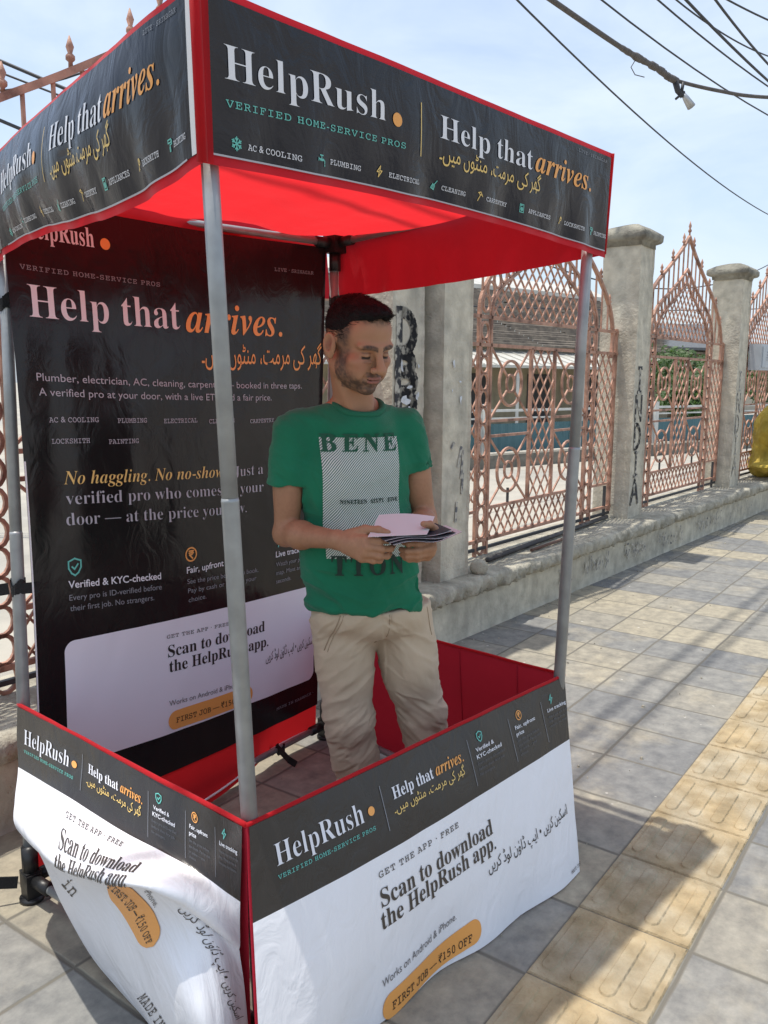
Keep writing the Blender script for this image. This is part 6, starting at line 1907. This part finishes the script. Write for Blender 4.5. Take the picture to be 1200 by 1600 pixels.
wire((4.02, 10.71, 6.02), (5.5, 11.9, 6.1), .02, .011, M_CABLE, 'topmost thin wire at the top right corner', ext=(.2, 3.5))
wire((3.62, 10.9, 6.0), (5.6, 13.1, 6.25), .05, .010, M_CABLE, 'thin slack wire crossing the two dark wires near the top right', ext=(1, 1.6))
# thick taped cable with a clamp and a small shade
cp = [Vector(p) for p in ((.2, 7.9, 5.62), (1.0, 8.72, 5.54), (1.749, 9.539, 5.5), (2.85, 10.75, 5.47), (3.50, 11.45, 5.49), (3.865, 11.875, 5.5), (4.6, 12.2, 5.47), (5.408, 12.536, 5.5), (7.5, 13.4, 5.75))]
tc_ = MB(); fine = [Vector(p) for p in catmull(np.array([p[:] for p in cp]), np.linspace(0, 8, 161))]
rg = random.Random(4)
rad = [(.030 if q < 60 else .040 + rg.uniform(-.008, .010) if q < 102 else .024) for q in range(161)]
cab = empty('taped_cable', fine[80], 'thick taped black cable with a ragged wrapped stretch and hanging metal clamp', 'cable')
tc_.tube(fine, rad, 10); tc_.build('cable', M_CABLE2, cab)
mb = MB(); base = fine[100]
mb.tube([base, base + Vector((.05, .02, -.13)), base + Vector((.12, .03, -.20))], [.045, .04, .03], 8)
mb.tube([base + Vector((.12, .03, -.02)), base + Vector((.10, .02, -.16))], .022, 8); mb.tube([base + Vector((.02, 0, -.24)), base + Vector((.14, .02, -.14))], .016, 8)
mb.build('clamp', M_CABLE, cab)
mb = MB(); q0 = base + Vector((.13, .03, -.17)); q1 = base + Vector((.27, .09, -.31))
mb.tube([q0, q0 + (q1 - q0) * .3, q1], [.030, .042, .058], 12); mb.build('metal_shade', M_STEEL, cab)
mb = MB(); lp = fine[66]
mb.tube([lp + Vector((0, 0, -.02)), lp + Vector((-.06, 0, -.12)), lp + Vector((.0, .02, -.20)), lp + Vector((.14, .1, -.20))], .006, 6); mb.build('loose_strand', M_CABLE2, cab)
wire((3.6, 13.1, 2.98), (6.6, 16.5, 3.44), .10, .010, M_CABLE, 'thin sagging wire behind the pointed panel between the pillars', ext=(1.2, 2))
wire((3.3, 12.6, 2.56), (7.8, 17.0, 2.98), .02, .009, M_CABLE, 'thin level wire passing behind the caps of the pillars', ext=(1.2, 2))
wire((-3.47, 8, 4.328), (-2.879, 8, 4.088), .0, .016, M_CABLE, 'upper black wire at the left edge above the awning', ext=(4, 2.5))
wire((-3.48, 8.1, 4.25), (-2.879, 8.1, 4.03), .0, .010, M_CABLE, 'thinner black wire just under the upper one at the left edge', ext=(4, 2.5))
wire((-3.504, 8, 3.824), (-3.277, 8, 3.732), .0, .016, M_CABLE, 'lower black wire at the left edge behind the iron railing', ext=(6, 5))
wire((-3.60, 8.2, 4.14), (-2.55, 8.2, 4.40), .05, .010, M_CABLE, 'slack wire curving up behind the railing top at the left', ext=(2.0, 2.5))

# unseen high cables, added only to cast soft shadow stripes on the footpath
def bundle(g0, g1, h, n, r, gap, label):
    off = Vector((SUN_FROM.x, SUN_FROM.y, SUN_FROM.z)) * (h / SUN_FROM.z)
    a_, b_ = Vector(g0) + off, Vector(g1) + off
    d_ = (b_ - a_); s_ = Vector((d_.y, -d_.x, 0)).normalized()
    for k in range(n):
        wire(a_ + s_ * gap * k, b_ + s_ * gap * k, .03, r, M_CABLE, label, ext=(1.2, 2.2), group='unseen cables added for their shadows')

bundle((2.60, 5.43, 0), (.945, 3.262, 0), 6.0, 2, .018, .15, 'unseen high black cable pair added to cast shadow stripes on the footpath')

# grit and crumbs gathered along the foot of the wall and in the joints
rg = random.Random(12); mb = MB()
for k in range(420):
    s_ = rg.uniform(-2.5, 9.0); n_ = abs(rg.gauss(0, .10)) + .012 if k % 3 else rg.uniform(.1, 1.6)
    p = fp(s_, n_, .004); r_ = rg.uniform(.0015, .006) if k % 9 else rg.uniform(.006, .012)
    q = [Vector((math.cos(a) * r_ * rg.uniform(.6, 1.2), math.sin(a) * r_ * rg.uniform(.6, 1.2), 0)) for a in [0, 1.25, 2.5, 3.8, 5.0]]
    mb.add([p + v - Vector((0, 0, .004)) for v in q] + [p + v * .6 + Vector((0, 0, r_ * .6)) for v in q], [(i, (i + 1) % 5, 5 + (i + 1) % 5, 5 + i) for i in range(5)] + [(5, 6, 7, 8, 9)])
o = mb.build('grit', M_LEDGE); tag(o, 'fine grit and crumbs of concrete scattered along the foot of the low wall', 'grit', kind='stuff')
